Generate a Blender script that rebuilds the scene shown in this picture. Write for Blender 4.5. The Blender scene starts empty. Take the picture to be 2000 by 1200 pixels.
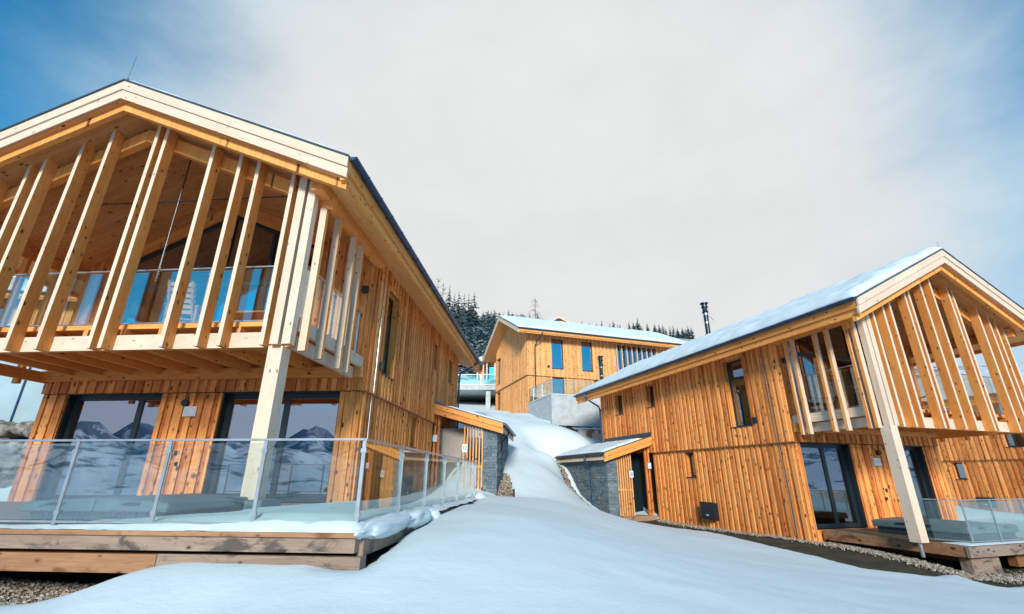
import bpy, bmesh, math, random
import numpy as np
from mathutils import Vector, Matrix, noise
R = math.radians
SC = bpy.context.scene
COL = SC.collection

# ------------------------------------------------------------------ camera
cam = bpy.data.cameras.new('camera'); co = bpy.data.objects.new('camera', cam); COL.objects.link(co)
cam.sensor_width = 36; cam.lens = 905/2000*36; cam.clip_start = 0.05; cam.clip_end = 9000
PIT, ROLL = 0.35274, 0.0026
fw = Vector((0, math.cos(PIT), math.sin(PIT))); up = Vector((0, -math.sin(PIT), math.cos(PIT))); rt = Vector((1, 0, 0))
r2 = math.cos(ROLL)*rt+math.sin(ROLL)*up; u2 = -math.sin(ROLL)*rt+math.cos(ROLL)*up
co.matrix_world = Matrix((r2, u2, -fw)).transposed().to_4x4()
SC.camera = co

# ------------------------------------------------------------------ world and sun
SUN_EL, SUN_AZ = 21, 180+2          # azimuth from +Y clockwise: behind the camera
w = bpy.data.worlds.new('World'); SC.world = w; w.use_nodes = True
nt = w.node_tree; nt.nodes.clear()
def N(t, ty, **k):
    n = t.nodes.new(ty)
    for a, b in k.items():
        if a == 'inp':
            for i, v in b.items():
                if hasattr(v, 'is_output'): t.links.new(v, n.inputs[i])
                else: n.inputs[i].default_value = v
        else: setattr(n, a, b)
    return n
def M_(t, op, a, b=None, c=None, clamp=False):
    inp = {0: a}
    if b is not None: inp[1] = b
    if c is not None: inp[2] = c
    return N(t, 'ShaderNodeMath', operation=op, use_clamp=clamp, inp=inp).outputs[0]
def MIX(t, f, a, b, bt='MIX'):
    return N(t, 'ShaderNodeMix', data_type='RGBA', blend_type=bt, inp={0: f, 6: a, 7: b}).outputs[2]
def RANGE(t, v, a, b, c=0., d=1., smooth=True):
    return N(t, 'ShaderNodeMapRange', interpolation_type='SMOOTHSTEP' if smooth else 'LINEAR', inp={0: v, 1: a, 2: b, 3: c, 4: d}).outputs[0]
def NOISE(t, vec, sc, det=4, rough=.55, dist=0):
    return N(t, 'ShaderNodeTexNoise', inp={'Vector': vec, 'Scale': sc, 'Detail': det, 'Roughness': rough, 'Distortion': dist}).outputs[0]
sky = N(nt, 'ShaderNodeTexSky', sky_type='NISHITA', sun_disc=False, sun_elevation=R(SUN_EL), sun_rotation=R(SUN_AZ), air_density=1.0, dust_density=.6, ozone_density=2.0)
tc = N(nt, 'ShaderNodeTexCoord'); gen = tc.outputs['Generated']
sep = N(nt, 'ShaderNodeSeparateXYZ', inp={0: gen})
def ray(px, py):
    d = fw+r2*((px-1000)/905)-u2*((py-600)/905); return d.normalized()
cdir = ray(1070, 520)
dot = N(nt, 'ShaderNodeVectorMath', operation='DOT_PRODUCT', inp={0: gen, 1: tuple(cdir)}).outputs['Value']
st = N(nt, 'ShaderNodeMapping', inp={'Vector': gen, 'Scale': (1, 1, 1.9), 'Rotation': (0, R(24), 0)}).outputs[0]
n1 = NOISE(nt, st, 1.35, 5, .55, .4); n2 = NOISE(nt, st, 3.4, 6, .6, .3)
nn = M_(nt, 'ADD', M_(nt, 'MULTIPLY', M_(nt, 'SUBTRACT', n1, .5), .30), M_(nt, 'MULTIPLY', M_(nt, 'SUBTRACT', n2, .5), .12))
cm = RANGE(nt, M_(nt, 'ADD', dot, nn), .54, .83)
# hazy bright band low over the far mountains behind the camera
hz = RANGE(nt, sep.outputs[2], .10, .25, 1, 0)
skyc = MIX(nt, 1., sky.outputs[0], (.14, 1.25, 1.6, 1), 'MULTIPLY')
skyc = N(nt, 'ShaderNodeVectorMath', operation='SCALE', inp={0: skyc, 'Scale': .125}).outputs[0]
ctex = RANGE(nt, n2, .3, .7, .97, 1.03)
cl = MIX(nt, RANGE(nt, dot, .60, .90), (.45, .69, .82, 1), (.79, .795, .80, 1))
cl = N(nt, 'ShaderNodeVectorMath', operation='SCALE', inp={0: cl, 'Scale': ctex}).outputs[0]
mixc = MIX(nt, cm, MIX(nt, M_(nt, 'MULTIPLY', hz, .9), skyc, (.60, .60, .70, 1)), cl)
bg = N(nt, 'ShaderNodeBackground', inp={0: mixc, 1: 1.0}); wo = N(nt, 'ShaderNodeOutputWorld', inp={0: bg.outputs[0]})
sl = bpy.data.lights.new('sun', 'SUN'); sl.energy = 4.8; sl.angle = R(12); sl.color = (1, .91, .82)
so = bpy.data.objects.new('sun', sl); COL.objects.link(so)
sd = Vector((math.sin(R(SUN_AZ))*math.cos(R(SUN_EL)), math.cos(R(SUN_AZ))*math.cos(R(SUN_EL)), math.sin(R(SUN_EL))))
so.rotation_euler = sd.to_track_quat('Z', 'Y').to_euler()
vs = SC.view_settings; vs.view_transform = 'Standard'; vs.look = 'None'; vs.exposure = 0.0; vs.gamma = 1
SC.cycles.max_bounces = 7; SC.cycles.transparent_max_bounces = 16; SC.cycles.caustics_reflective = False; SC.cycles.caustics_refractive = False

# ------------------------------------------------------------------ materials
def mat(name):
    m = bpy.data.materials.new(name); m.use_nodes = True; t = m.node_tree; t.nodes.clear()
    out = N(t, 'ShaderNodeOutputMaterial'); return m, t, out
def pbsdf(t, out, **k):
    b = N(t, 'ShaderNodeBsdfPrincipled', inp={a.replace('_', ' '): v for a, v in k.items()})
    t.links.new(b.outputs[0], out.inputs[0]); return b
def bump(t, b, h, s=.3, d=.02):
    n = N(t, 'ShaderNodeBump', inp={'Strength': s, 'Distance': d, 'Height': h}); t.links.new(n.outputs[0], b.inputs['Normal'])
def wood(name, c_lo, c_hi, knot=(.10, .028, .008), var=.35, rough=.62, knots=1., stain=None, streak=.5, bias=.26):
    m, t, out = mat(name)
    a = N(t, 'ShaderNodeAttribute', attribute_name='wc').outputs['Vector']
    rd = N(t, 'ShaderNodeAttribute', attribute_name='rnd').outputs['Fac']
    g = N(t, 'ShaderNodeMapping', inp={'Vector': a, 'Scale': (1.1, 17, 17)}).outputs[0]
    gr = NOISE(t, g, 1.6, 6, .65, 1.1)
    f = M_(t, 'ADD', M_(t, 'MULTIPLY', RANGE(t, gr, .28, .72), streak), M_(t, 'MULTIPLY', rd, var))
    big = NOISE(t, N(t, 'ShaderNodeMapping', inp={'Vector': a, 'Scale': (.9, 3, 3)}).outputs[0], 1., 3)
    f = M_(t, 'SUBTRACT', M_(t, 'ADD', f, M_(t, 'MULTIPLY', RANGE(t, big, .3, .7), .35)), bias, clamp=True)
    c = MIX(t, f, c_hi+(1,), c_lo+(1,))
    kv = N(t, 'ShaderNodeMapping', inp={'Vector': a, 'Scale': (4.6, 9., 9.)}).outputs[0]
    vo = N(t, 'ShaderNodeTexVoronoi', feature='F1', inp={'Vector': kv, 'Scale': 1., 'Randomness': 1.})
    rk = N(t, 'ShaderNodeSeparateColor', inp={0: vo.outputs['Color']}).outputs[0]
    size = M_(t, 'MULTIPLY', RANGE(t, rk, .42, 1., .03, .30, False), knots)
    kn = RANGE(t, M_(t, 'SUBTRACT', vo.outputs['Distance'], size), -.05, .05, 1, 0)
    halo = RANGE(t, M_(t, 'SUBTRACT', vo.outputs['Distance'], size), -.02, .22, .35, 0)
    ok = M_(t, 'GREATER_THAN', size, .045)
    c = MIX(t, M_(t, 'MULTIPLY', halo, ok), c, tuple(x*.45 for x in c_lo)+(1,))
    c = MIX(t, M_(t, 'MULTIPLY', M_(t, 'MULTIPLY', kn, ok), .95), c, knot+(1,))
    if stain:
        s = NOISE(t, N(t, 'ShaderNodeMapping', inp={'Vector': a, 'Scale': (1.6, 3.5, 3.5)}).outputs[0], 1.4, 5, .6, .6)
        c = MIX(t, M_(t, 'MULTIPLY', RANGE(t, s, .52, .66), .8), c, stain+(1,))
    b = pbsdf(t, out, Base_Color=c, Roughness=rough); b.inputs['Specular IOR Level'].default_value = .25
    bump(t, b, gr, .25, .008)
    return m
W_CLAD = wood('larch_cladding', (.45, .105, .02), (.93, .395, .115), var=.75, bias=.40)
W_CLAD2 = wood('larch_cladding_light', (.55, .22, .065), (.80, .43, .17), var=.5)
W_BEAM = wood('spruce_beam', (.56, .165, .03), (.86, .36, .095), knots=.8, var=.3)
W_SOF = wood('shaded_spruce_soffit', (.42, .165, .05), (.62, .29, .095), knots=.8, var=.3)  # shade under the loggia roof is put into this darker wood colour
W_EAVE = wood('lit_eave_panel', (.74, .36, .11), (.88, .50, .20), knots=.5, var=.2)  # separate planed boards; brighter light at the eaves is put into their colour
W_DARK = wood('brown_soffit', (.20, .085, .03), (.30, .135, .05), knots=.5, var=.4)
W_PALE = wood('weathered_spruce', (.50, .345, .24), (.68, .53, .40), knot=(.16, .09, .05), knots=.45, var=.25, streak=.3)
W_DECK = wood('decking', (.20, .12, .07), (.33, .21, .13), knots=.3, stain=(.12, .08, .06))
W_GREY = wood('grey_deck_beam', (.15, .10, .075), (.33, .24, .18), knots=.8, stain=(.045, .035, .035), knot=(.05, .02, .01))
W_BROWN = wood('brown_deck_beam', (.20, .085, .04), (.38, .20, .10), knots=1.1, stain=(.14, .05, .02), knot=(.05, .02, .01))
def plain(name, c, rough=.5, metal=0., nz=.12, sc=6., bmp=0.):
    m, t, out = mat(name)
    o = N(t, 'ShaderNodeTexCoord').outputs['Object']
    n = NOISE(t, o, sc, 5)
    cc = MIX(t, RANGE(t, n, .3, .7), tuple(x*(1-nz) for x in c)+(1,), tuple(min(1, x*(1+nz)) for x in c)+(1,))
    b = pbsdf(t, out, Base_Color=cc, Roughness=rough, Metallic=metal)
    if bmp: bump(t, b, n, bmp, .02)
    return m
M_GUT = plain('blue_grey_metal', (.016, .05, .115), .38, .3, .25)
M_FRAME = plain('dark_window_frame', (.012, .022, .028), .35, 0, .2)
M_STEEL = plain('brushed_steel', (.46, .49, .52), .32, .8, .1)
M_ROD = plain('dark_steel_rod', (.05, .055, .06), .4, .6)
M_ROOF = plain('dark_roof_sheet', (.03, .055, .09), .45, .2)
M_CONC = plain('concrete', (.42, .45, .46), .85, 0, .12, 2.6, .15)
M_PLATE = plain('white_plate', (.62, .66, .72), .4, 0, .05)
M_DOORP = plain('beige_door_panel', (.34, .30, .26), .5, 0, .05)
M_TEXT = plain('black_paint', (.03, .03, .035), .5)
M_OTEXT = plain('orange_paint', (.85, .32, .14), .5)
M_GTEXT = plain('grey_paint', (.35, .37, .38), .5)
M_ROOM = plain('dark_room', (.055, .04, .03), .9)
M_PANEL = plain('dark_green_board', (.006, .016, .019), .3)
M_CURT = plain('beige_curtain', (.42, .30, .20), .9, 0, .15, 14)
M_BOX = plain('black_cabinet', (.008, .014, .022), .4)
M_YEL = plain('yellow_pipe', (.60, .38, .03), .4)
M_TUBTOP = plain('tub_cover', (.10, .155, .16), .55, 0, .2, 3, .2)
M_TUBSIDE = plain('tub_side', (.03, .065, .07), .6, 0, .25, 8)
M_BARK = plain('bark', (.07, .055, .045), .9, 0, .4, 9)
M_TWIG = plain('bare_twigs', (.16, .14, .12), .9, 0, .2)
M_NEEDLE = plain('spruce_needles', (.045, .10, .105), .8, 0, .5, 1.3)
M_FROST = plain('frosted_needles', (.22, .28, .31), .8, 0, .5, 1.3)
M_PEB = plain('pebble_stone', (.30, .26, .22), .85, 0, .55, 9)
M_GRP = plain('facade_panel', (.30, .40, .44), .4, 0, .08, 1)
M_CARP = plain('dark_carport', (.05, .055, .06), .9)
def snowmat(name, c=(.62, .715, .74), s=.35):
    m, t, out = mat(name)
    o = N(t, 'ShaderNodeNewGeometry').outputs['Position']
    a = NOISE(t, o, 1.1, 5, .6); b_ = NOISE(t, o, 28, 4, .65)
    cc = MIX(t, RANGE(t, a, .3, .7), tuple(x*.965 for x in c)+(1,), c+(1,))
    b = pbsdf(t, out, Base_Color=cc, Roughness=.75)
    b.inputs['Specular IOR Level'].default_value = .2
    c_ = NOISE(t, N(t, 'ShaderNodeMapping', inp={'Vector': o, 'Scale': (1, 2.6, 1), 'Rotation': (0, 0, .5)}).outputs[0], 3.2, 5, .6, .4)
    bump(t, b, M_(t, 'ADD', M_(t, 'ADD', M_(t, 'MULTIPLY', a, 1.), M_(t, 'MULTIPLY', c_, .22)), M_(t, 'MULTIPLY', b_, .12)), s, .06)
    return m
M_SNOW = snowmat('snow')
def earthmat():
    m, t, out = mat('earth_and_turf')
    o = N(t, 'ShaderNodeNewGeometry').outputs['Position']
    a = NOISE(t, o, 2.2, 6, .6); b_ = NOISE(t, o, 30, 5, .7)
    c = MIX(t, RANGE(t, a, .35, .65), (.022, .017, .012, 1), (.055, .05, .018, 1))
    c = MIX(t, RANGE(t, b_, .55, .75), c, (.13, .11, .05, 1))
    b = pbsdf(t, out, Base_Color=c, Roughness=.95); bump(t, b, b_, .9, .06); return m
M_EARTH = earthmat()
def hillmat():
    m, t, out = mat('wooded_slope')
    o = N(t, 'ShaderNodeNewGeometry').outputs['Position']
    a = NOISE(t, o, .12, 6, .7); c = MIX(t, RANGE(t, a, .42, .6), (.62, .66, .70, 1), (.10, .13, .14, 1))
    pbsdf(t, out, Base_Color=c, Roughness=.9); return m
M_HILL = hillmat()
def mountmat():
    m, t, out = mat('snowy_mountain')
    o = N(t, 'ShaderNodeNewGeometry').outputs['Position']
    a = NOISE(t, o, .012, 8, .72, .5); z = N(t, 'ShaderNodeSeparateXYZ', inp={0: o}).outputs[2]
    th = RANGE(t, z, -80, 260, .62, .40, False)
    f = RANGE(t, M_(t, 'SUBTRACT', a, M_(t, 'SUBTRACT', 1., th)), -.03, .03)
    c = MIX(t, f, (.11, .18, .26, 1), (.66, .72, .80, 1))  # dark patches paled towards blue: distance haze painted into the colour
    pbsdf(t, out, Base_Color=c, Roughness=.9); return m
M_MOUNT = mountmat()
def stonemat():
    m, t, out = mat('slate_stone')
    o = N(t, 'ShaderNodeTexCoord').outputs['Object']
    rd = N(t, 'ShaderNodeAttribute', attribute_name='rnd').outputs['Fac']
    a = NOISE(t, o, 9, 6, .7)
    c = MIX(t, rd, (.055, .10, .135, 1), (.15, .19, .21, 1))
    c = MIX(t, RANGE(t, a, .45, .75), c, (.24, .25, .25, 1))
    b = pbsdf(t, out, Base_Color=c, Roughness=.8); bump(t, b, a, .6, .03); return m
M_STONE = stonemat()
def bouldermat():
    m, t, out = mat('grey_boulder')
    o = N(t, 'ShaderNodeNewGeometry').outputs['Position']
    a = NOISE(t, o, 3.5, 7, .7)
    c = MIX(t, RANGE(t, a, .35, .65), (.07, .06, .052, 1), (.34, .31, .27, 1))
    b = pbsdf(t, out, Base_Color=c, Roughness=.9); bump(t, b, a, .8, .08); return m
M_BOULD = bouldermat()
def glassmat(name, fac0, fac1, tint, gl=(1, 1, 1), rough=.0):
    m, t, out = mat(name)
    lw = N(t, 'ShaderNodeLayerWeight', inp={0: .35}).outputs['Fresnel']
    f = RANGE(t, lw, 0, .8, fac0, fac1, False)
    tr = N(t, 'ShaderNodeBsdfTransparent', inp={0: tint+(1,)})
    g = N(t, 'ShaderNodeBsdfGlossy', inp={0: gl+(1,), 'Roughness': rough})
    mx = N(t, 'ShaderNodeMixShader', inp={0: f, 1: tr.outputs[0], 2: g.outputs[0]})
    t.links.new(mx.outputs[0], out.inputs[0]); return m
G_WIN = glassmat('coated_window_glass', .40, .92, (.42, .46, .48), (.86, .88, 1.))
G_WIN2 = glassmat('dark_window_glass', .26, .85, (.35, .40, .42), (.80, .90, 1.))
G_RAIL = glassmat('railing_glass', .05, .55, (.90, .965, .955))

# ------------------------------------------------------------------ helpers
RNG = random.Random(7)
class MB:
    def __init__(s): s.v = []; s.f = []; s.wc = []; s.rd = []; s.mi = []
    def hexa(s, P, W=None, mi=0, rd=None, faces=None):
        b = len(s.v); r = RNG.random() if rd is None else rd
        off = (RNG.uniform(0, 40), RNG.uniform(0, 40), RNG.uniform(0, 40))
        s.v += [tuple(p) for p in P]
        W = W or P
        s.wc += [tuple(w_[i]+off[i] for i in range(3)) for w_ in W]; s.rd += [r]*8
        F = [(0, 3, 2, 1), (4, 5, 6, 7), (0, 1, 5, 4), (1, 2, 6, 5), (2, 3, 7, 6), (3, 0, 4, 7)]
        for k, q in enumerate(F):
            s.f.append(tuple(b+i for i in q)); s.mi.append(faces[k] if faces else mi)
    def box(s, x0, x1, y0, y1, z0, z1, mi=0, rd=None, faces=None):
        P = [(x0, y0, z0), (x1, y0, z0), (x1, y1, z0), (x0, y1, z0), (x0, y0, z1), (x1, y0, z1), (x1, y1, z1), (x0, y1, z1)]
        d = (abs(x1-x0), abs(y1-y0), abs(z1-z0)); k = d.index(max(d)); o = [k]+[i for i in range(3) if i != k]
        s.hexa(P, [tuple(p[i] for i in o) for p in P], mi, rd, faces)
    def bar(s, a, b, wx, wz, mi=0, side=None):
        a = Vector(a); b = Vector(b); d = (b-a).normalized()
        sd_ = Vector(side) if side else d.cross(Vector((0, 0, 1)))
        if sd_.length < 1e-4: sd_ = Vector((1, 0, 0))
        sd_.normalize(); u_ = sd_.cross(d).normalized(); L = (b-a).length
        P = []; W = []
        for q, l in ((a, 0), (b, L)):
            for i, j in ((-1, -1), (1, -1), (1, 1), (-1, 1)):
                P.append(q+sd_*wx*.5*i+u_*wz*.5*j); W.append((l, i*wx*.5, j*wz*.5))
        s.hexa(P, W, mi)
    def prism(s, poly, axis, a, b, mi=0, wlong=0):
        """poly: 2D pts in the plane across axis (x:(y,z) y:(x,z) z:(x,y))."""
        n = len(poly); base = len(s.v); r = RNG.random(); off = RNG.uniform(0, 40)
        for c in (a, b):
            for p in poly:
                q = {0: (c, p[0], p[1]), 1: (p[0], c, p[1]), 2: (p[0], p[1], c)}[axis]
                s.v.append(q); o = [wlong]+[i for i in range(3) if i != wlong]
                s.wc.append(tuple(q[i]+off for i in o)); s.rd.append(r)
        s.f.append(tuple(base+i for i in range(n))); s.mi.append(mi)
        s.f.append(tuple(base+n+i for i in reversed(range(n)))); s.mi.append(mi)
        for i in range(n):
            j = (i+1) % n; s.f.append((base+i, base+n+i, base+n+j, base+j)); s.mi.append(mi)
    def tube(s, pts, rad, n=10, mi=0, cap=True):
        pts = [Vector(p) for p in pts]; base = len(s.v)
        rads = rad if isinstance(rad, (list, tuple)) else [rad]*len(pts)
        pd = None
        for k, p in enumerate(pts):
            d = (pts[min(k+1, len(pts)-1)]-pts[max(k-1, 0)]).normalized()
            a = d.orthogonal().normalized() if pd is None else (pd-d*pd.dot(d)).normalized()
            pd = a; b = d.cross(a)
            for i in range(n):
                t = 2*math.pi*i/n; q = p+(a*math.cos(t)+b*math.sin(t))*rads[k]
                s.v.append(tuple(q)); s.wc.append((k, i, 0)); s.rd.append(.5)
        for k in range(len(pts)-1):
            for i in range(n):
                j = (i+1) % n; s.f.append((base+k*n+i, base+k*n+j, base+(k+1)*n+j, base+(k+1)*n+i)); s.mi.append(mi)
        if cap:
            s.f.append(tuple(base+i for i in reversed(range(n)))); s.mi.append(mi)
            e = base+(len(pts)-1)*n; s.f.append(tuple(e+i for i in range(n))); s.mi.append(mi)
    def raw(s, V, Fs, mi=0):
        b = len(s.v); s.v += [tuple(v) for v in V]; s.wc += [tuple(v) for v in V]; s.rd += [RNG.random()]*len(V)
        for f in Fs: s.f.append(tuple(b+i for i in f)); s.mi.append(mi)
    def build(s, name, mats, parent=None, mx=1, smooth=False, recalc=True):
        me = bpy.data.meshes.new(name)
        me.from_pydata([(x*mx, y, z) for x, y, z in s.v], [], s.f)
        mats = mats if isinstance(mats, (list, tuple)) else [mats]
        for m in mats: me.materials.append(m)
        me.polygons.foreach_set('material_index', s.mi)
        a = me.attributes.new('wc', 'FLOAT_VECTOR', 'POINT'); a.data.foreach_set('vector', [c for w_ in s.wc for c in w_])
        a = me.attributes.new('rnd', 'FLOAT', 'POINT'); a.data.foreach_set('value', s.rd)
        if recalc:
            bm = bmesh.new(); bm.from_mesh(me); bmesh.ops.recalc_face_normals(bm, faces=bm.faces); bm.to_mesh(me); bm.free()
        if smooth: me.polygons.foreach_set('use_smooth', [True]*len(me.polygons))
        o = bpy.data.objects.new(name, me); COL.objects.link(o)
        if parent: o.parent = parent
        return o
def tag(o, label=None, cat=None, group=None, kind=None):
    if label: o['label'] = label
    if cat: o['category'] = cat
    if group: o['group'] = group
    if kind: o['kind'] = kind
    return o
def empty(name, loc, yaw=0):
    o = bpy.data.objects.new(name, None); COL.objects.link(o); o.location = loc; o.rotation_euler = (0, 0, -yaw); o.empty_display_size = .3
    return o
class Fr:
    def __init__(s, o, yaw): s.o = Vector(o); s.yaw = yaw; s.x = Vector((math.cos(yaw), -math.sin(yaw), 0)); s.y = Vector((math.sin(yaw), math.cos(yaw), 0))
    def w(s, x, y, z): return s.o+s.x*x+s.y*y+Vector((0, 0, z))
YA, YB = .0796, -.3249
FA = Fr((-1.793, 5.895, -.605), YA); FB = Fr((8.943, 10.288, -1.57), YB)
FC = Fr((1.308, 38.237, 5.288), YB); FG = Fr((30.2, 20.665, -1.65), YB)

def snow_sheet(P, na, nb, thick, name, parent, mx=1, edge=.12, amp=.5, over=0., seed=0):
    """P(a,b,h) with a,b in 0..1: lumpy snow blanket with rounded rims"""
    mb = MB(); V = []; Fs = []
    for j in range(nb+1):
        for i in range(na+1):
            a, b = i/na, j/nb
            p = Vector(P(a, b, 0))
            d = min(i, na-i, j*1., (nb-j)*1.)
            n = noise.noise(Vector((p.x*1.7+seed, p.y*1.7, seed)))+.5*noise.noise(Vector((p.x*5, p.y*5, seed)))
            h = thick*(1+amp*n)*(1 if d >= 2 else (.82 if d == 1 else .34))
            V.append(P(a, b, max(.01, h)))
    n0 = len(V)
    for j in range(nb+1):
        for i in range(na+1): V.append(P(i/na, j/nb, -.004))
    def id_(i, j): return j*(na+1)+i
    for j in range(nb):
        for i in range(na):
            Fs.append((id_(i, j), id_(i+1, j), id_(i+1, j+1), id_(i, j+1)))
            Fs.append((n0+id_(i, j), n0+id_(i, j+1), n0+id_(i+1, j+1), n0+id_(i+1, j)))
    for i in range(na):
        Fs.append((id_(i, 0), n0+id_(i, 0), n0+id_(i+1, 0), id_(i+1, 0))); Fs.append((id_(i, nb), id_(i+1, nb), n0+id_(i+1, nb), n0+id_(i, nb)))
    for j in range(nb):
        Fs.append((id_(0, j), id_(0, j+1), n0+id_(0, j+1), n0+id_(0, j))); Fs.append((id_(na, j), n0+id_(na, j), n0+id_(na, j+1), id_(na, j+1)))
    mb.raw(V, Fs); return mb.build(name, M_SNOW, parent, mx, smooth=True)

def boards(mb, f, t0, t1, zb, zt, openings=(), wa=.13, wb=.14, dn=.038, th=.05, mi=0):
    """board-on-board cladding; f(t,n,z)->xyz, zb/zt functions of t"""
    t = t0; k = 0
    while t < t1-1e-4:
        wd = (wa if k % 2 == 0 else wb)*RNG.uniform(.9, 1.12); te = min(t1, t+wd)
        if t1-te < .04: te = t1
        n1_ = 0. if k % 2 == 0 else dn+RNG.uniform(-.004, .004)
        gp = .009 if (k % 2 == 0 and wd > .08) else 0.
        cuts = [t]+sorted({c for o in openings for c in (o[0], o[1]) if t+.005 < c < te-.005})+[te]
        rd = RNG.random()
        for a, b in zip(cuts[:-1], cuts[1:]):
            mid = (a+b)/2; iv = [[None, None]]
            segs = [(zb, zt)]
            ops = sorted([(o[2], o[3]) for o in openings if o[0] <= mid <= o[1]])
            lo = zb; pieces = []
            for za, zc in ops:
                pieces.append((lo, (lambda q, z=za: z))); lo = (lambda q, z=zc: z)
            pieces.append((lo, zt))
            for l, h in pieces:
                if h(mid)-l(mid) < .01: continue
                parts_ = [(a, b, -th, n1_)] if gp == 0 or b-a < .05 else [(a, b, -th, -.03), (a+(gp if a == t else 0), b-(gp if b == te else 0), -.0295, n1_)]
                for A1, B1, N0, N1 in parts_:
                    P = [(A1, N0, l(A1)), (B1, N0, l(B1)), (B1, N1, l(B1)), (A1, N1, l(A1)), (A1, N0, h(A1)), (B1, N0, h(B1)), (B1, N1, h(B1)), (A1, N1, h(A1))]
                    mb.hexa([f(*p) for p in P], [(p[2], p[0], p[1]) for p in P], mi, rd)
        t = te; k += 1

def window(par, f, ta, tb, za, zb, mx, name='window', depth=.17, bars=(), fw_=.07, glass=None, sill=True, reveal=True, fram=None):
    """dark frame, pane, sill and wood lining set back in a wall opening"""
    def hb(m_, a, b, n0, n1, z0, z1, mi=0):
        P = [(a, n0, z0), (b, n0, z0), (b, n1, z0), (a, n1, z0), (a, n0, z1), (b, n0, z1), (b, n1, z1), (a, n1, z1)]
        m_.hexa([f(*p) for p in P], [(p[2], p[0], p[1]) for p in P], mi)
    fr = MB(); n0, n1 = -depth-.06, -depth
    hb(fr, ta, ta+fw_, n0, n1, za, zb); hb(fr, tb-fw_, tb, n0, n1, za, zb)
    hb(fr, ta+fw_, tb-fw_, n0, n1, za, za+fw_); hb(fr, ta+fw_, tb-fw_, n0, n1, zb-fw_, zb)
    for c in bars: hb(fr, c-fw_*.6, c+fw_*.6, n0, n1+.004, za+fw_, zb-fw_)
    o = fr.build(name, fram or M_FRAME, par, mx)
    p = MB(); hb(p, ta+fw_, tb-fw_, n0+.02, n0+.035, za+fw_, zb-fw_); p.build('pane', glass or G_WIN, o, mx)
    if sill:
        s_ = MB(); hb(s_, ta-.03, tb+.03, -depth, .06, za-.03, za+.004); s_.build('sill', M_GUT, o, mx)
    if reveal:
        r_ = MB(); hb(r_, ta-.02, ta, -depth-.05, .0, za, zb); hb(r_, tb, tb+.02, -depth-.05, .0, za, zb); hb(r_, ta-.02, tb+.02, -depth-.05, .0, zb, zb+.02)
        r_.build('lining', M_FRAME if name == 'sliding_door' else W_BEAM, o, mx)
    return o

def text(body, size, parent, mat_, loc, rot, cs=1., ext=.003):
    cu = bpy.data.curves.new('t', 'FONT'); cu.body = body; cu.size = size; cu.extrude = ext; cu.align_x = 'CENTER'; cu.space_character = cs; cu.offset = size*.012
    to = bpy.data.objects.new('t', cu); me = bpy.data.meshes.new_from_object(to); bpy.data.objects.remove(to); me.name = 'lettering'
    o = bpy.data.objects.new('lettering', me); COL.objects.link(o); me.materials.clear(); me.materials.append(mat_); o.parent = parent; o.location = loc; o.rotation_euler = rot
    return o

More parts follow.
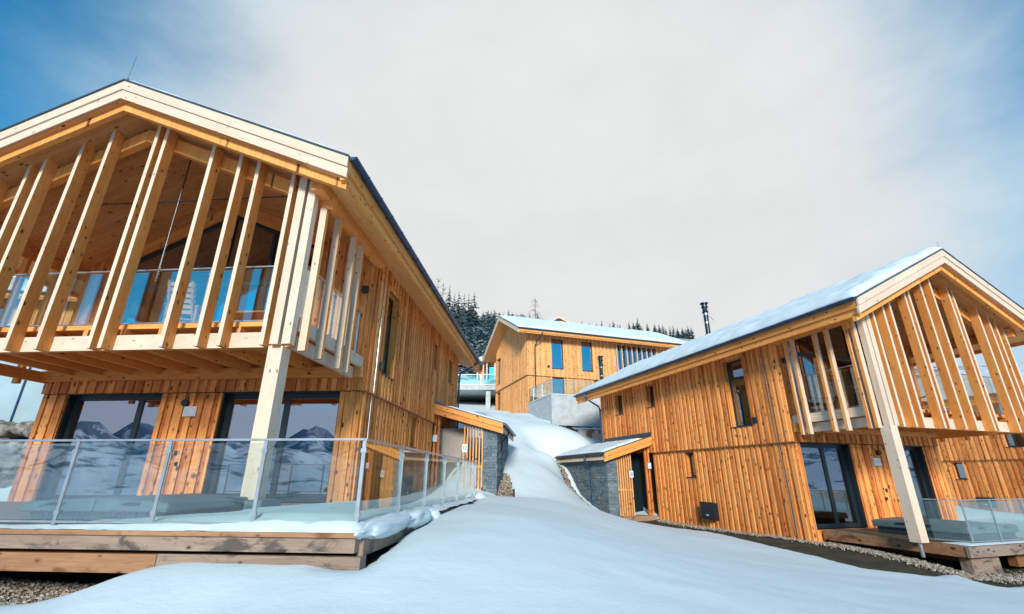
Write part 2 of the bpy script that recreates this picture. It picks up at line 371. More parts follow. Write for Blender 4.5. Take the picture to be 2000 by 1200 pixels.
# ------------------------------------------------------------------ roof
def make_roof(root, mx, ue0, ue1, ur, top, v0, v1, T=.50, snow=.14, detail=True, snowthin=(False, False), deck=None, uw=None):
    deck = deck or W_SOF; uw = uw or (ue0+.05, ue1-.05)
    mb = MB(); d = .03
    # soffit planks run across: strips along v
    nstr = int((v1-v0-.1)/.16) if detail else 1
    for (ua, ub) in ((uw[0], ur), (ur, uw[1])):
        for k in range(nstr):
            a = v0+.06+(v1-v0-.12)*k/nstr; b = v0+.06+(v1-v0-.12)*(k+1)/nstr-(.006 if detail else 0)
            P = [(ua, a, top(ua)-T), (ub, a, top(ub)-T), (ub, b, top(ub)-T), (ua, b, top(ua)-T)]
            Q = [(x, y, z+.04) for x, y, z in P]
            mb.hexa(P+Q, [(p[0], p[1], p[2]) for p in P+Q])
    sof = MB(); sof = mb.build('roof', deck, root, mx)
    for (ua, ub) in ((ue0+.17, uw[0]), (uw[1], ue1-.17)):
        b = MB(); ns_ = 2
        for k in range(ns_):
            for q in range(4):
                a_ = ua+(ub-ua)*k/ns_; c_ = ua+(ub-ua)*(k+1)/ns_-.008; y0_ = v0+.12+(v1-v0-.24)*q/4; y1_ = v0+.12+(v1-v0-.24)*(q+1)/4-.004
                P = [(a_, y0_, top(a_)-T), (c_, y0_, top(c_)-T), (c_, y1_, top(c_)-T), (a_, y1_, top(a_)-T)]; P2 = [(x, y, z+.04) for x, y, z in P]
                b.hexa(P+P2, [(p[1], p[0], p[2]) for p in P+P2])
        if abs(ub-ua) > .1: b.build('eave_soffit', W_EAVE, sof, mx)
    r_ = MB()
    poly = [(ue0, top(ue0)-.05), (ur, top(ur)-.05), (ue1, top(ue1)-.05), (ue1, top(ue1)), (ur, top(ur)), (ue0, top(ue0))]
    for ua, ub in ((ue0-.02, ur), (ur, ue1+.02)):
        P = [(ua, v0-.03, top(ua)-.03), (ub, v0-.03, top(ub)-.03), (ub, v1, top(ub)-.03), (ua, v1, top(ua)-.03)]
        r_.hexa(P+[(x, y, z+.035) for x, y, z in P])
    core = r_
    for ua, ub in ((ue0+.1, ur), (ur, ue1-.1)):
        P = [(ua, v0+.08, top(ua)-T+.05), (ub, v0+.08, top(ub)-T+.05), (ub, v1-.08, top(ub)-T+.05), (ua, v1-.08, top(ua)-T+.05)]
        Q = [(x, y, top(x)-.04) for x, y, z in P]
        core.hexa(P+Q)
    core.build('roof_sheet', M_ROOF, sof, mx)
    # barge boards front and back
    for vv, s_ in ((v0, 1), (v1, -1)):
        for k, (h0, h1, off) in enumerate(((.03, .265, 0.), (.27, T, .035))):
            for ua, ub in ((ue0, ur), (ur, ue1)):
                b = MB(); y0 = vv+s_*off; y1 = y0+s_*.06
                sh = .0
                P = [(ua, y0, top(ua)-h1), (ub, y0, top(ub)-h1), (ub, y1, top(ub)-h1), (ua, y1, top(ua)-h1),
                     (ua, y0, top(ua)-h0), (ub, y0, top(ub)-h0), (ub, y1, top(ub)-h0), (ua, y1, top(ua)-h0)]
                b.hexa(P, [(p[0], p[2]-top(p[0]), p[1]) for p in P]); b.build('barge_board', W_PALE, root, mx)
                if not detail: pass
    # eave boards
    for ue, s_ in ((ue0, 1), (ue1, -1)):
        b = MB(); z = top(ue)
        b.box(ue, ue+s_*.05, v0+.1, v1-.1, z-.32, z-.04); b.box(ue+s_*.06, ue+s_*.16, v0+.1, v1-.1, z-T-.02+.0, z-.30)
        b.build('eave_board', W_BEAM, root, mx)
        # gutter: half round trough
        g = MB(); rad = .085; cx = ue-s_*(rad+.005); cz = z-.03; n = 10
        pin = [(cx+math.cos(math.pi+math.pi*i/n)*rad, cz+math.sin(math.pi+math.pi*i/n)*rad) for i in range(n+1)]
        pout = [(cx+math.cos(math.pi+math.pi*i/n)*(rad-.012), cz+math.sin(math.pi+math.pi*i/n)*(rad-.012)) for i in reversed(range(n+1))]
        g.prism(pin+pout, 1, v0+.02, v1-.02)
        for vv in (v0+.02, v1-.03):
            g.prism(pin, 1, vv, vv+.012)
        y = v0+.7
        while y < v1:
            g.box(cx-.012-rad, cx+rad, y, y+.035, cz-.004, cz+.006)
            pk = [(cx+math.cos(math.pi+math.pi*i/n)*(rad+.008), cz+math.sin(math.pi+math.pi*i/n)*(rad+.008)) for i in range(n+1)]
            g.prism(pk+[(cx+rad-.005, cz), (cx-rad+.005, cz)][::1], 1, y, y+.035)
            y += .8 if detail else 2.
        g.build('gutter', M_GUT, root, mx)
    # snow
    for k, (ua, ub) in enumerate(((ue0+.0, ur+.02), (ur-.02, ue1-.0))):
        th = .035 if snowthin[k] else snow
        L_ = v1-v0; nb = int(L_/.22); na = 26
        P = lambda a, b, h, ua=ua, ub=ub: (ua+(ub-ua)*a, v0+.01+(L_-.05)*b, top(ua+(ub-ua)*a)+.006+h)
        snow_sheet(P, na, nb, th, 'snow_layer', sof, mx, amp=.42, seed=k*9+ue0)
    return sof

def railing(root, mx, pts, z0, z1, posts, name='railing', gb=.08, gt=.05, glass=None, top=True):
    """pts: polyline (u,v); posts: list of (u,v)"""
    rl = MB(); pc = MB()
    for a, b in zip(pts[:-1], pts[1:]):
        rl.bar((a[0], a[1], z1), (b[0], b[1], z1), .05, .025)
        rl.bar((a[0], a[1], z0+gb-.02), (b[0], b[1], z0+gb-.02), .03, .025)
    r_ = rl.build(name, M_STEEL, root, mx)
    for a, b in zip(pts[:-1], pts[1:]):
        # glass panes between the posts lying on this segment
        A_, B_ = Vector(a), Vector(b); L = (B_-A_).length; d = (B_-A_)/L
        ts = sorted({0., L} | {(Vector(p)-A_).dot(d) for p in posts if abs((Vector(p)-A_).cross(d)) < .08 and -.05 < (Vector(p)-A_).dot(d) < L+.05})
        for s0, s1 in zip(ts[:-1], ts[1:]):
            if s1-s0 < .2: continue
            g = MB(); p0 = A_+d*(s0+.03); p1 = A_+d*(s1-.03)
            g.bar((p0.x, p0.y, (z0+gb+z1-gt)/2), (p1.x, p1.y, (z0+gb+z1-gt)/2), .012, z1-gt-z0-gb); g.build('glass_panel', glass or G_RAIL, r_, mx)
    for p in posts:
        q = MB(); q.box(p[0]-.022, p[0]+.022, p[1]-.012, p[1]+.012, z0, z1-.012); q.box(p[0]-.03, p[0]+.03, p[1]-.05, p[1]+.05, z0, z0+.012)
        for zz in (z0+.16, z1-.16): q.box(p[0]-.035, p[0]+.035, p[1]-.02, p[1]+.02, zz, zz+.05)
        q.build('post', M_STEEL, r_, mx)
    return r_

# ------------------------------------------------------------------ the big chalet
def chalet(name, label, F_, mx, S):
    root = tag(empty(name, F_.o, F_.yaw), label, 'chalet', 'timber chalets with snowy roofs')
    u0, u1, vf, vb, ur = S['u0'], S['u1'], S['vf'], S['vb'], S['ur']; ue0, ue1 = S['ue0'], S['ue1']
    zr, s0, s1 = S['zr'], S['s0'], S['s1']
    top = lambda u: zr-(s0*(ur-u) if u < ur else s1*(u-ur))
    T = .50; sof = lambda u: top(u)-T
    V0, V1 = 1.75, S['v1']; zg = S.get('zg', -.5); ZL = 2.74
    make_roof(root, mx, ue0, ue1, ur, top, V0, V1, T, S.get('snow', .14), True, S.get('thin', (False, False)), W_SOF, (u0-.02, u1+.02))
    # --- side wall facing the lane
    fs = lambda t, n, z: (u0-n, t, z)
    ops = [(7.25, 8.25, 3.46, 6.08), (13.15, 13.75, 4.96, 6.05), (16.1, 16.9, 4.96, 6.05), (10.75, 11.35, 1.62, 2.64)]
    pv0, pv1 = 13.72, 19.4
    lo = MB(); boards(lo, fs, vf, pv0+.1, lambda t: zg, lambda t: ZL-.02, [(o[0], o[1], o[2], o[3]) for o in ops if o[3] < 3])
    lo.build('lower_wall', S.get('clad', W_CLAD), root, mx)
    upm = MB(); fsu = lambda t, n, z: (u0-.045-n, t, z)
    zsu = sof(u0)
    boards(upm, fsu, vf-.02, vb, lambda t: ZL+.02, lambda t: zsu+.02, [o for o in ops if o[2] > 3])
    upm.build('upper_wall', S.get('clad', W_CLAD), root, mx)
    led = MB(); led.box(u0-.11, u0+.02, vf-.1, pv0, ZL-.018, ZL+.012); led.build('drip_ledge', M_GUT if False else W_DARK, root, mx)
    for o in ops:
        window(root, fsu if o[2] > 3 else fs, o[0], o[1], o[2], o[3], mx, glass=S.get('gside', G_WIN2), depth=.2)
    bw = MB(); zt_ = lambda t: sof(t)
    # solid core behind the cladding: side, rear and far walls
    bw.box(u0+.25, u0+.32, vf+.3, vb, zg, zsu-.1)
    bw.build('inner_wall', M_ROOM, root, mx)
    rear = MB(); boards(rear, lambda t, n, z: (t, vb+n, z), u0, u1, lambda t: zg, lambda t: sof(t)+.02, wa=.3, wb=.3); rear.build('rear_wall', W_CLAD, root, mx)
    far = MB(); boards(far, lambda t, n, z: (u1+n, t, z), vf, vb, lambda t: zg, lambda t: sof(u1)+.02, wa=.2, wb=.2); far.build('far_wall', W_CLAD, root, mx)
    # --- front wall, ground floor
    ff = lambda t, n, z: (t, vf-n, z)
    fops = [(a, b, -.02 if len(d) < 1 else 0., ZL-.02) for a, b, d in S['doors']]
    fm = MB(); boards(fm, ff, u0, u1, lambda t: zg, lambda t: ZL-.02, fops); fm.build('front_wall', S.get('clad', W_CLAD), root, mx)
    hd = MB(); boards(hd, lambda t, n, z: (t, vf-.05-n, z), u0-.02, u1+.05, lambda t: ZL, lambda t: 3.5); hd.build('header_cladding', S.get('clad', W_CLAD), root, mx)
    for a, b, d in S['doors']:
        dd = window(root, ff, a, b, 0.02, ZL-.03, mx, 'sliding_door', .22, bars=d, fw_=.13, glass=S.get('gfront', G_WIN), sill=False)
        cu = MB()
        for (c0, c1) in S['curtains']:
            if a <= c0 < b:
                n = max(4, int((c1-c0)/.07))
                for i in range(n):
                    x = c0+(c1-c0)*i/n; y = vf+.42+.035*(i % 2); cu.box(x, x+(c1-c0)/n*.98, y, y+.03, .05, 2.65)
                cu.build('curtain', M_CURT, dd, mx); cu = MB()
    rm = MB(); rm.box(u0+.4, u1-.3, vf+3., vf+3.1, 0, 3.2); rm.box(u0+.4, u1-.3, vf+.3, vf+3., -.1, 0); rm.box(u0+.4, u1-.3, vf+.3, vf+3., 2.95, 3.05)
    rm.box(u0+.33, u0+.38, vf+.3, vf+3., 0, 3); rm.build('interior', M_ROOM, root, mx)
    # --- loggia back wall with glazed gable
    gz0, gz1 = 3.62, lambda u: sof(u)-.42
    lg = MB()
    gu0, gu1 = S['gab']
    boards(lg, ff, u0, gu0, lambda t: 3.5, lambda t: sof(t)+.02); lg.build('loggia_wall', W_CLAD, root, mx); lg = MB(); boards(lg, ff, gu1, u1, lambda t: 3.5, lambda t: sof(t)+.02)
    lg.build('loggia_wall', W_CLAD, root, mx)
    hb_ = MB()
    for ua, ub in ((gu0, ur), (ur, gu1)):
        P = [(ua, vf-.06, gz1(ua)), (ub, vf-.06, gz1(ub)), (ub, vf+.1, gz1(ub)), (ua, vf+.1, gz1(ua))]
        hb_.hexa(P+[(x, y, gz1(x)+.16) for x, y, z in P], [(p[0], p[2], p[1]) for p in P+P])
        P = [(ua, vf-.0, gz1(ua)+.16), (ub, vf-.0, gz1(ub)+.16), (ub, vf+.1, gz1(ub)+.16), (ua, vf+.1, gz1(ua)+.16)]
        hb_.hexa(P+[(x, y, sof(x)+.02) for x, y, z in P], [(p[0], p[2], p[1]) for p in P+P])
    hb_.build('gable_beam', W_BEAM, root, mx)
    gf = MB(); nb_ = S['gbars']
    us = [gu0]+list(nb_)+[gu1]
    for c in us:
        gf.box(c-.05, c+.05, vf+.0, vf+.08, gz0, gz1(c)-.005)
    for ua, ub in ((gu0, ur), (ur, gu1)):
        P = [(ua, vf+.002, gz1(ua)-.12), (ub, vf+.002, gz1(ub)-.12), (ub, vf+.082, gz1(ub)-.12), (ua, vf+.082, gz1(ua)-.12)]
        gf.hexa(P+[(x, y, gz1(x)) for x, y, z in P])
    gf.box(gu0, gu1, vf+.004, vf+.084, gz0-.1, gz0+.08); gf.box(gu0, gu1, vf+.003, vf+.083, 5.86, 5.98)
    gw = gf.build('gable_window', M_FRAME, root, mx)
    for a, b in zip(us[:-1], us[1:]):
        p = MB(); cuts = sorted({a, b} | ({ur} if a < ur < b else set()))
        for c0, c1 in zip(cuts[:-1], cuts[1:]):
            P = [(c0, vf+.05, gz0), (c1, vf+.05, gz0), (c1, vf+.065, gz0), (c0, vf+.065, gz0)]
            p.hexa(P+[(x, y, gz1(x)-.02) for x, y, z in P])
        p.build('pane', S.get('gup', G_WIN2), gw, mx)
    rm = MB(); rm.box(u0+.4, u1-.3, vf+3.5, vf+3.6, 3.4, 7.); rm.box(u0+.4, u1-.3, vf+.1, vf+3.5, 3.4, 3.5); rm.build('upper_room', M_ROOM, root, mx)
    # --- loggia floor
    bf = MB(); y = 2.86
    while y < vf-.05:
        bf.box(u0+.12, u1-.1, y, y+.135, 3.5, 3.6); y += .142
    bf.build('loggia_floor', W_BEAM, root, mx)
    j = u0+.55
    while j < u1-.2:
        b = MB(); b.box(j-.05, j+.05, 2.84, vf-.06, 3.2, 3.498); b.build('joist', W_BEAM, root, mx); j += .84
    b = MB(); b.box(u0-.04, u1, vf-.26, vf-.1, 3.06, 3.195); b.box(u0-.04, u1, vf-.255, vf-.105, 3.197, 3.34); b.build('wall_beam', W_BEAM, root, mx)
    # fascias (front and lane side)
    b = MB(); b.box(u0-.02+.1, u1+.05, 2.68, 2.80, 3.0, 3.31, faces=[1, 1, 0, 1, 1, 1]); b.build('front_fascia', [W_PALE, W_BEAM], root, mx)
    b = MB(); b.box(u0+.0, u0+.09, 2.68, vf-.1, 3.32, 3.6); b.box(u0+.16, u0+.26, 2.81, vf-.3, 3.02, 3.3); b.build('side_fascia', [W_PALE, W_BEAM], root, mx)
    b = MB(); b.box(u1-.1, u1, 2.81, vf-.1, 3.02, 3.3); b.build('far_fascia', W_BEAM, root, mx)
    # --- front slats
    yS = 2.42
    sof_in = lambda u: sof(u)
    for u in S['slats']:
        b = MB(); w_ = .085; ua, ub = u, u+w_
        P = [(ua, yS, 2.98), (ub, yS, 2.98), (ub, yS+.25, 2.98), (ua, yS+.25, 2.98)]
        Q = [(x, y_, sof(x)+.01) for x, y_, z in P]
        b.hexa(P+Q, [(p[2], p[0], p[1]) for p in P+Q], faces=[1, 1, 0, 1, 1, 1]); b.build('slat', [W_PALE, W_BEAM], root, mx)
    for (a, b_) in S['corner']:
        b = MB(); b.box(a, a+.17, b_, b_+.17, 2.99, sof(a)+.01, faces=[1, 1, 0, 0, 0, 0]); b.build('corner_post', [W_PALE, W_BEAM], root, mx)
    for v in S['sslats']:
        b = MB(); b.box(u0-.10, u0+.14 if False else u0-.01, v, v+.09, 2.93, sof(u0)+.0, faces=[1, 1, 0, 1, 1, 1]) if False else b.box(u0-.16, u0-.01, v, v+.095, 2.93, sof(u0-.16)+.01, faces=[1, 1, 0, 1, 1, 1])
        b.build('side_slat', [W_PALE, W_BEAM], root, mx)
    for v in S.get('fslats', (2.9, 3.7, 4.5, 5.3)):
        b = MB(); b.box(u1-.05, u1+.12, v, v+.09, 2.9, sof(u1)+.01); b.build('far_slat', W_BEAM, root, mx)
    # inner gable beam behind the slats
    b = MB()
    for ua, ub in ((u0-.3, ur), (ur, u1+.3)):
        P = [(ua, 2.68, sof(ua)-.46), (ub, 2.68, sof(ub)-.46), (ub, 2.84, sof(ub)-.46), (ua, 2.84, sof(ua)-.46)]
        b.hexa(P+[(x, y_, sof(x)-.12) for x, y_, z in P], [(p[0], p[2], p[1]) for p in P+P])
    b.build('rafter_beam', W_BEAM, root, mx)
    b = MB()
    for ua, ub in ((ue0+.06, ur), (ur, ue1-.06)):
        P = [(ua, 1.95, sof(ua)-.2), (ub, 1.95, sof(ub)-.2), (ub, 2.07, sof(ub)-.2), (ua, 2.07, sof(ua)-.2)]
        b.hexa(P+[(x, y_, sof(x)+.01) for x, y_, z in P], [(p[0], p[2], p[1]) for p in P+P])
    b.build('verge_rafter', W_BEAM, root, mx)
    b = MB(); b.box(u0-.24, u0+.0, 2.25, vf+.1, sof(u0)-.36, sof(u0)-.06); b.build('purlin', W_BEAM, root, mx)
    b = MB(); b.box(u1-.0, u1+.24, 2.25, vf+.1, sof(u1)-.36, sof(u1)-.06); b.build('purlin', W_BEAM, root, mx)
    # tie rods
    b = MB(); zt_r = sof(ur)-1.3; b.tube([(ur-1.3/s0, 4., zt_r), (ur+1.3/s1, 4., zt_r)], .018, 8); b.tube([(ur, 4., sof(ur)), (ur, 4., 5.1)], .016, 8); b.build('tie_rod', M_ROD, root, mx)
    # loggia railing
    ru0, ru1 = u0+.26, u1-.26; rv = 2.98
    n = int((ru1-ru0)/1.75); ps = [(ru0+(ru1-ru0)*i/n, rv) for i in range(n+1)]
    nv = 2; ps2 = [(ru0, rv+(vf-.1-rv)*i/nv) for i in range(1, nv+1)]
    railing(root, mx, [(ru1, rv), (ru0, rv), (ru0, vf-.1)], 3.6, 4.9, ps+ps2, 'loggia_railing')
    # big post
    pu, pv, pb = S['post']
    b = MB(); b.box(pu, pu+.29, pv, pv+.29, pb, 2.985); po = b.build('support_post', W_PALE, root, mx)
    b = MB(); b.tube([(pu+.145, pv+.145, pb-.35), (pu+.145, pv+.145, pb)], .045, 10); b.box(pu+.03, pu+.26, pv+.03, pv+.26, pb-.012, pb-.001); b.build('steel_foot', M_STEEL, po, mx)
    # downpipe at the rear lane corner
    b = MB(); z = top(ue0)-.12
    b.tube([(ue0-.09, vb+.1, z), (ue0-.09, vb+.1, z-.18), (ue0+.05, vb+.1, z-.32), (u0-.2, vb-.02, z-.75), (u0-.14, vb-.06, z-.95), (u0-.14, vb-.06, 0)], .05, 10)
    for zz in (5.4, 4.0, 3.0): b.box(u0-.2, u0-.05, vb-.1, vb-.02, zz, zz+.04)
    b.build('downpipe', M_GUT, root, mx, smooth=False)
    b = MB(); b.tube([(ue0+.5, V1-.4, top(ue0+.5)), (ue0+.5, V1-.4, top(ue0+.5)+.25)], .006, 5)
    b = MB(); lr = S.get('rod', .75); b.tube([(ur, V0+.05, zr), (ur-.01, V0+.05, zr+lr)], .0045, 6); b.tube([(ur, V0+.05, zr), (ur, V0+.05, zr+.08)], .02, 8); b.build('lightning_rod', M_ROD, root, mx)
    # wall lamps, vents
    b = MB(); b.box(u0+.1, u0+.26, vf-.17, vf-.05, 5.48, 5.66); b.build('wall_lamp', M_BOX, root, mx)
    b = MB(); b.box(u0-.15, u0-.05, 7.0, 7.12, 3.5, 3.72); b.build('wall_lamp', M_BOX, root, mx)
    b = MB(); vu, vz = S['vent']; b.box(vu, vu+.36, vf-.09, vf-.035, vz, vz+.26)
    for i in range(5): b.box(vu+.03, vu+.33, vf-.1, vf-.09, vz+.035+i*.042, vz+.055+i*.042)
    b.build('vent_cover', M_PLATE, root, mx)
    b = MB(); b.tube([(vu+.35, vf-.14, 2.45), (vu+.35, vf-.03, 2.45)], .09, 14); b.build('ceiling_spot', M_BOX, root, mx)
    b = MB(); b.box(vu+.28, vu+.36, vf-.06, vf-.03, 1.12, 1.24); b.box(vu+.2, vu+.28, vf-.06, vf-.03, .86, .96); b.build('socket', M_PANEL, root, mx)
    # meter box with yellow pipe
    hv0, hv1, hz0, hz1 = S['box']
    b = MB(); b.box(u0-.28, u0-.035, hv0, hv1, hz0, hz1); b.box(u0-.3, u0-.27, hv0-.02, hv1+.02, hz1, hz1+.03)
    bo = b.build('meter_box', M_BOX, root, mx)
    b = MB(); b.box(u0-.284, u0-.28, hv0+.3, hv0+.45, hz0+.14, hz0+.18); b.build('label_plate', M_PLATE, bo, mx)
    b = MB(); b.tube([(u0-.12, hv0+.45, hz0-.45), (u0-.12, hv0+.45, hz0)], .022, 8); b.build('gas_pipe', M_YEL, bo, mx)
    # cable down the corner
    b = MB(); b.tube([(u0-.1, vf+.62, 6.2), (u0-.1, vf+.6, 2.8), (u0-.06, vf+.6, 2.7), (u0-.06, vf+.6, -.2)], .012, 6); b.build('earth_cable', M_STEEL, root, mx)
    # --- porch
    if S.get('porch', True): porch(root, mx, u0, S, pv0, pv1, vb)
    return root, top

def porch(root, mx, u0, S, v0, v1, vb):
    ua, ub = S['pu'], u0-.03; za, zb = 2.74, 3.58          # lean-to roof falls away from the wall
    pt = lambda u: za+(zb-za)*(u-ua)/(ub-ua)
    zg = S.get('zg', -.5)-.4
    b = MB(); P = [(ua, v0, pt(ua)-.22), (ub, v0, pt(ub)-.22), (ub, v1, pt(ub)-.22), (ua, v1, pt(ua)-.22)]
    b.hexa(P+[(x, y, pt(x)-.03) for x, y, z in P], [(p[0], p[2], p[1]) for p in P+P])
    r_ = b.build('porch_roof', W_SOF, root, mx)
    for h0, h1, off, w_ in ((.03, .24, -.05, W_BEAM), (.245, .45, .0, W_BEAM)):
        b = MB(); P = [(ua+off*-1*0, v0+off, pt(ua)-h1), (ub, v0+off, pt(ub)-h1), (ub, v0+off+.05, pt(ub)-h1), (ua, v0+off+.05, pt(ua)-h1)]
        b.hexa(P+[(x, y, pt(x)-h0) for x, y, z in P], [(p[0], p[2]-pt(p[0]), p[1]) for p in P+[(x, y, pt(x)-h0) for x, y, z in P]]); b.build('porch_fascia', w_, r_, mx)
    b = MB(); b.box(ua-.0, ua+.05, v0, v1, pt(ua)-.36, pt(ua)-.05); b.build('porch_eave_board', W_PALE, r_, mx)
    b = MB(); P = [(ua-.03, v0-.07, pt(ua-.03)-.028), (ub, v0-.07, pt(ub)-.028), (ub, v1, pt(ub)-.028), (ua-.03, v1, pt(ua-.03)-.028)]
    b.hexa(P+[(x, y, z+.03) for x, y, z in P]); b.box(ub-.06, ub+.02, v0-.07, v1-1., pt(ub), pt(ub)+.16); b.build('porch_sheet', M_ROOF, r_, mx)
    g = MB(); rad = .075; cx = ua-rad; cz = pt(ua)-.05; n = 10
    pin = [(cx+math.cos(math.pi+math.pi*i/n)*rad, cz+math.sin(math.pi+math.pi*i/n)*rad) for i in range(n+1)]
    pout = [(cx+math.cos(math.pi+math.pi*i/n)*(rad-.012), cz+math.sin(math.pi+math.pi*i/n)*(rad-.012)) for i in reversed(range(n+1))]
    g.prism(pin+pout, 1, v0-.05, v1); g.prism(pin, 1, v0-.05, v0-.04); g.build('porch_gutter', M_GUT, r_, mx)
    g = MB(); gy = v0+S.get('pdp', 1.9)
    g.tube([(cx, gy, cz-.05), (cx, gy, cz-.2), (cx+.12, gy, cz-.42), (cx+.3, gy, cz-.6), (cx+.32, gy, cz-.75), (cx+.32, gy, zg+.2)], .04, 10); g.build('porch_downpipe', M_GUT, r_, mx)
    Pn = lambda a, c, h: (ua-.05+(ub-.5-ua)*a, v0+.02+(v1-v0-.1)*c, pt(ua-.05+(ub-.5-ua)*a)+.006+h)
    snow_sheet(Pn, 14, 26, .10, 'snow_layer', r_, mx, amp=.5, seed=3)
    # stone side wall: courses of slate, outer face and front return
    sx = ua+.28; st = MB(); z = zg
    sw = .56
    st.box(sx+.03, sx+sw-.03, v0+.33, v1-.1, zg, pt(sx)-.3)
    while z < pt(sx)-.26:
        h = RNG.choice((.07, .1, .13, .17)); z1_ = min(z+h-.008, pt(sx)-.25)
        for face in (0, 1):
            t = (v0+.3 if face == 0 else sx); te = (v1-.1 if face == 0 else sx+sw)
            while t < te-.02:
                l = min(RNG.uniform(.18, .55), te-t); p_ = RNG.uniform(0, .035)
                if face == 0: st.box(sx-p_, sx+.08, t, t+l-.008, z, z1_)
                else: st.box(t, t+l-.008, v0+.3-p_, v0+.38, z, z1_)
                t += l
        z += h
    st.build('stone_wall', M_STONE, root, mx)
    # vertical slat screen and entrance
    sc = MB(); a, b_ = sx+sw+.02, sx+sw+.78; n = 7
    for i in range(n):
        x = a+(b_-a)*i/(n-1); sc.box(x, x+.05, v0+.34, v0+.46, zg+.3, pt(x)-.47)
    sc.box(a, b_+.05, v0+.38, v0+.42, 1.0, 1.06); sc.box(a, b_+.05, v0+.38, v0+.42, zg+.35, zg+.4)
    s_ = sc.build('slat_screen', W_CLAD2, root, mx)
    if S.get('number') is not None:
        m_ = MB(); m_.box(b_-.12, b_+.1, v0+.3, v0+.335, 1.58, 1.9); pl = m_.build('house_number', M_PLATE, root, mx)
        if S['number']:
            text(S['number'], .17, pl, M_TEXT, ((b_-.01)*mx, v0+.296, 1.69), (R(90), 0, 0))
        else:
            m_ = MB(); m_.box(b_-.08, b_+.06, v0+.296, v0+.3, 1.66, 1.82); m_.build('grey_mark', M_GTEXT, pl, mx)
    m_ = MB(); m_.box(u0-.2, u0-.02, v0+.3, v0+.34, 2.0, 2.28); m_.build('notice_plate', M_PLATE, root, mx)
    d = MB()
    for x in (u0-.28, u0-.12): d.box(x, x+.1, v0+.4, v0+.5, zg+.2, pt(x)-.25)
    d.build('door_jamb', W_CLAD, root, mx)
    d = MB(); d.box(b_+.08, u0-.03, v0+1.3, v0+1.36, zg+.2, pt(ua)-.1); de = d.build('entrance_door', S.get('doorm', M_PANEL), root, mx)
    d = MB(); d.tube([(b_+.3, v0+1.25, .5), (b_+.3, v0+1.25, 1.7)], .014, 8); d.build('door_handle', M_STEEL, de, mx)
    d = MB(); d.box(sx+sw+.02, u0-.03, v0+.1, v0+1.3, zg+.5, -.12+S.get('pstep', 0)); d.build('porch_step', W_DECK, root, mx)

SA = dict(u0=2.65, u1=11.7, vf=6.1, vb=18.65, ur=7.3, ue0=1.68, ue1=12.75, zr=9.19, s0=.435, s1=.50, v1=20.2, snow=.10, thin=(False, True),
          doors=[(3.2, 6.45, (4.75,)), (8.15, 10.95, (8.95,))], curtains=[(5.6, 6.3), (10.2, 10.8)], gab=(4.4, 10.2), gbars=(5.9, 7.3, 8.7),
          slats=[11.9, 10.95, 10.45, 9.72, 9.38, 8.55, 7.88, 6.74, 6.50, 5.22, 4.50, 4.04, 3.17], corner=[(2.88, 2.42), (2.64, 2.42)], sslats=[2.72, 3.4, 4.3, 4.75],
          post=(2.84, 2.55, 0.), vent=(7.05, 2.1), box=(9.7, 10.6, -.02, .62), pu=-.35, number='12', gfront=G_WIN, doorm=M_DOORP, gup=G_WIN)
SB = dict(u0=2.65, u1=9.85, vf=5.6, vb=18.65, ur=6.48, ue0=1.70, ue1=10.85, zr=8.87, s0=.49, s1=.52, v1=20.2, snow=.24,
          doors=[(2.82, 5.15, (4.1,)), (7.0, 9.0, (7.9,))], curtains=[(4.25, 4.95), (8.2, 8.8)], gab=(3.2, 9.3), gbars=(4.8, 6.48, 7.9),
          slats=[3.23, 3.75, 4.11, 5.0, 5.22, 5.96, 6.49, 7.35, 7.56, 8.62, 9.1, 9.4, 9.75], corner=[(2.66, 2.42), (2.88, 2.42)], sslats=[2.62, 2.82, 3.5, 3.92, 4.8, 5.06],
          post=(2.62, 2.4, .0), vent=(6.1, 2.0), box=(9.7, 10.45, 0., .62), pu=-.15, rod=.3, number='', gfront=G_WIN2, zg=-.6)
chA, topA = chalet('chalet', 'large timber chalet on the left with an open slatted loggia over glass doors', FA, -1, SA)
chB, topB = chalet('chalet', 'timber chalet on the right with thick roof snow and a black stove pipe', FB, 1, SB)
SG = dict(SB); SG.update(porch=False, box=(9.65, 10.5, 0., .55), zg=-.6, snow=.2)
chG, _ = chalet('chalet', 'timber chalet at the far right behind the second loggia, with dark square windows', FG, 1, SG)
# flue on the right-hand chalet's roof
M_FLUE = plain('black_flue', (.010, .018, .030), .35, .3)
def flue(name, F_, x, y, z0, z1, rad, par, flange=True):
    b = MB(); h = z1-z0
    b.tube([(x, y, z0-.3), (x, y, z0+h*.72)], rad, 18)
    b.tube([(x, y, z0+h*.70), (x, y, z0+h*.80)], [rad*1.35, rad*1.0], 18)
    b.tube([(x, y, z0+h*.80), (x, y, z0+h*.86)], [rad*1.0, rad*1.1], 18)
    b.tube([(x, y, z0+h*.86), (x, y, z0+h*.88)], rad*1.5, 18); b.tube([(x, y, z0+h*.88), (x, y, z0+h*.975)], rad*1.15, 18); b.tube([(x, y, z0+h*.975), (x, y, z1)], rad*1.75, 18)
    if flange: b.tube([(x, y, z0-.3), (x, y, z0+.06)], [rad*2.2, rad*1.5], 18)
    c = b.build(name, M_FLUE, par)
    for k in (.36, .63):
        m_ = MB(); m_.tube([(x, y, z0+h*k), (x, y, z0+h*k+.07)], rad*1.04, 18); m_.build('clamp_band', M_STEEL, c)
    return c
flue('flue_pipe', FB, 6.1, 12.6, 8.85, 10.72, .125, chB)
m_ = MB(); m_.tube([(6.2, 12.65, 10.1), (6.9, 12.9, 9.9)], .012, 6); m_.build('guy_wire', M_ROD, chB)

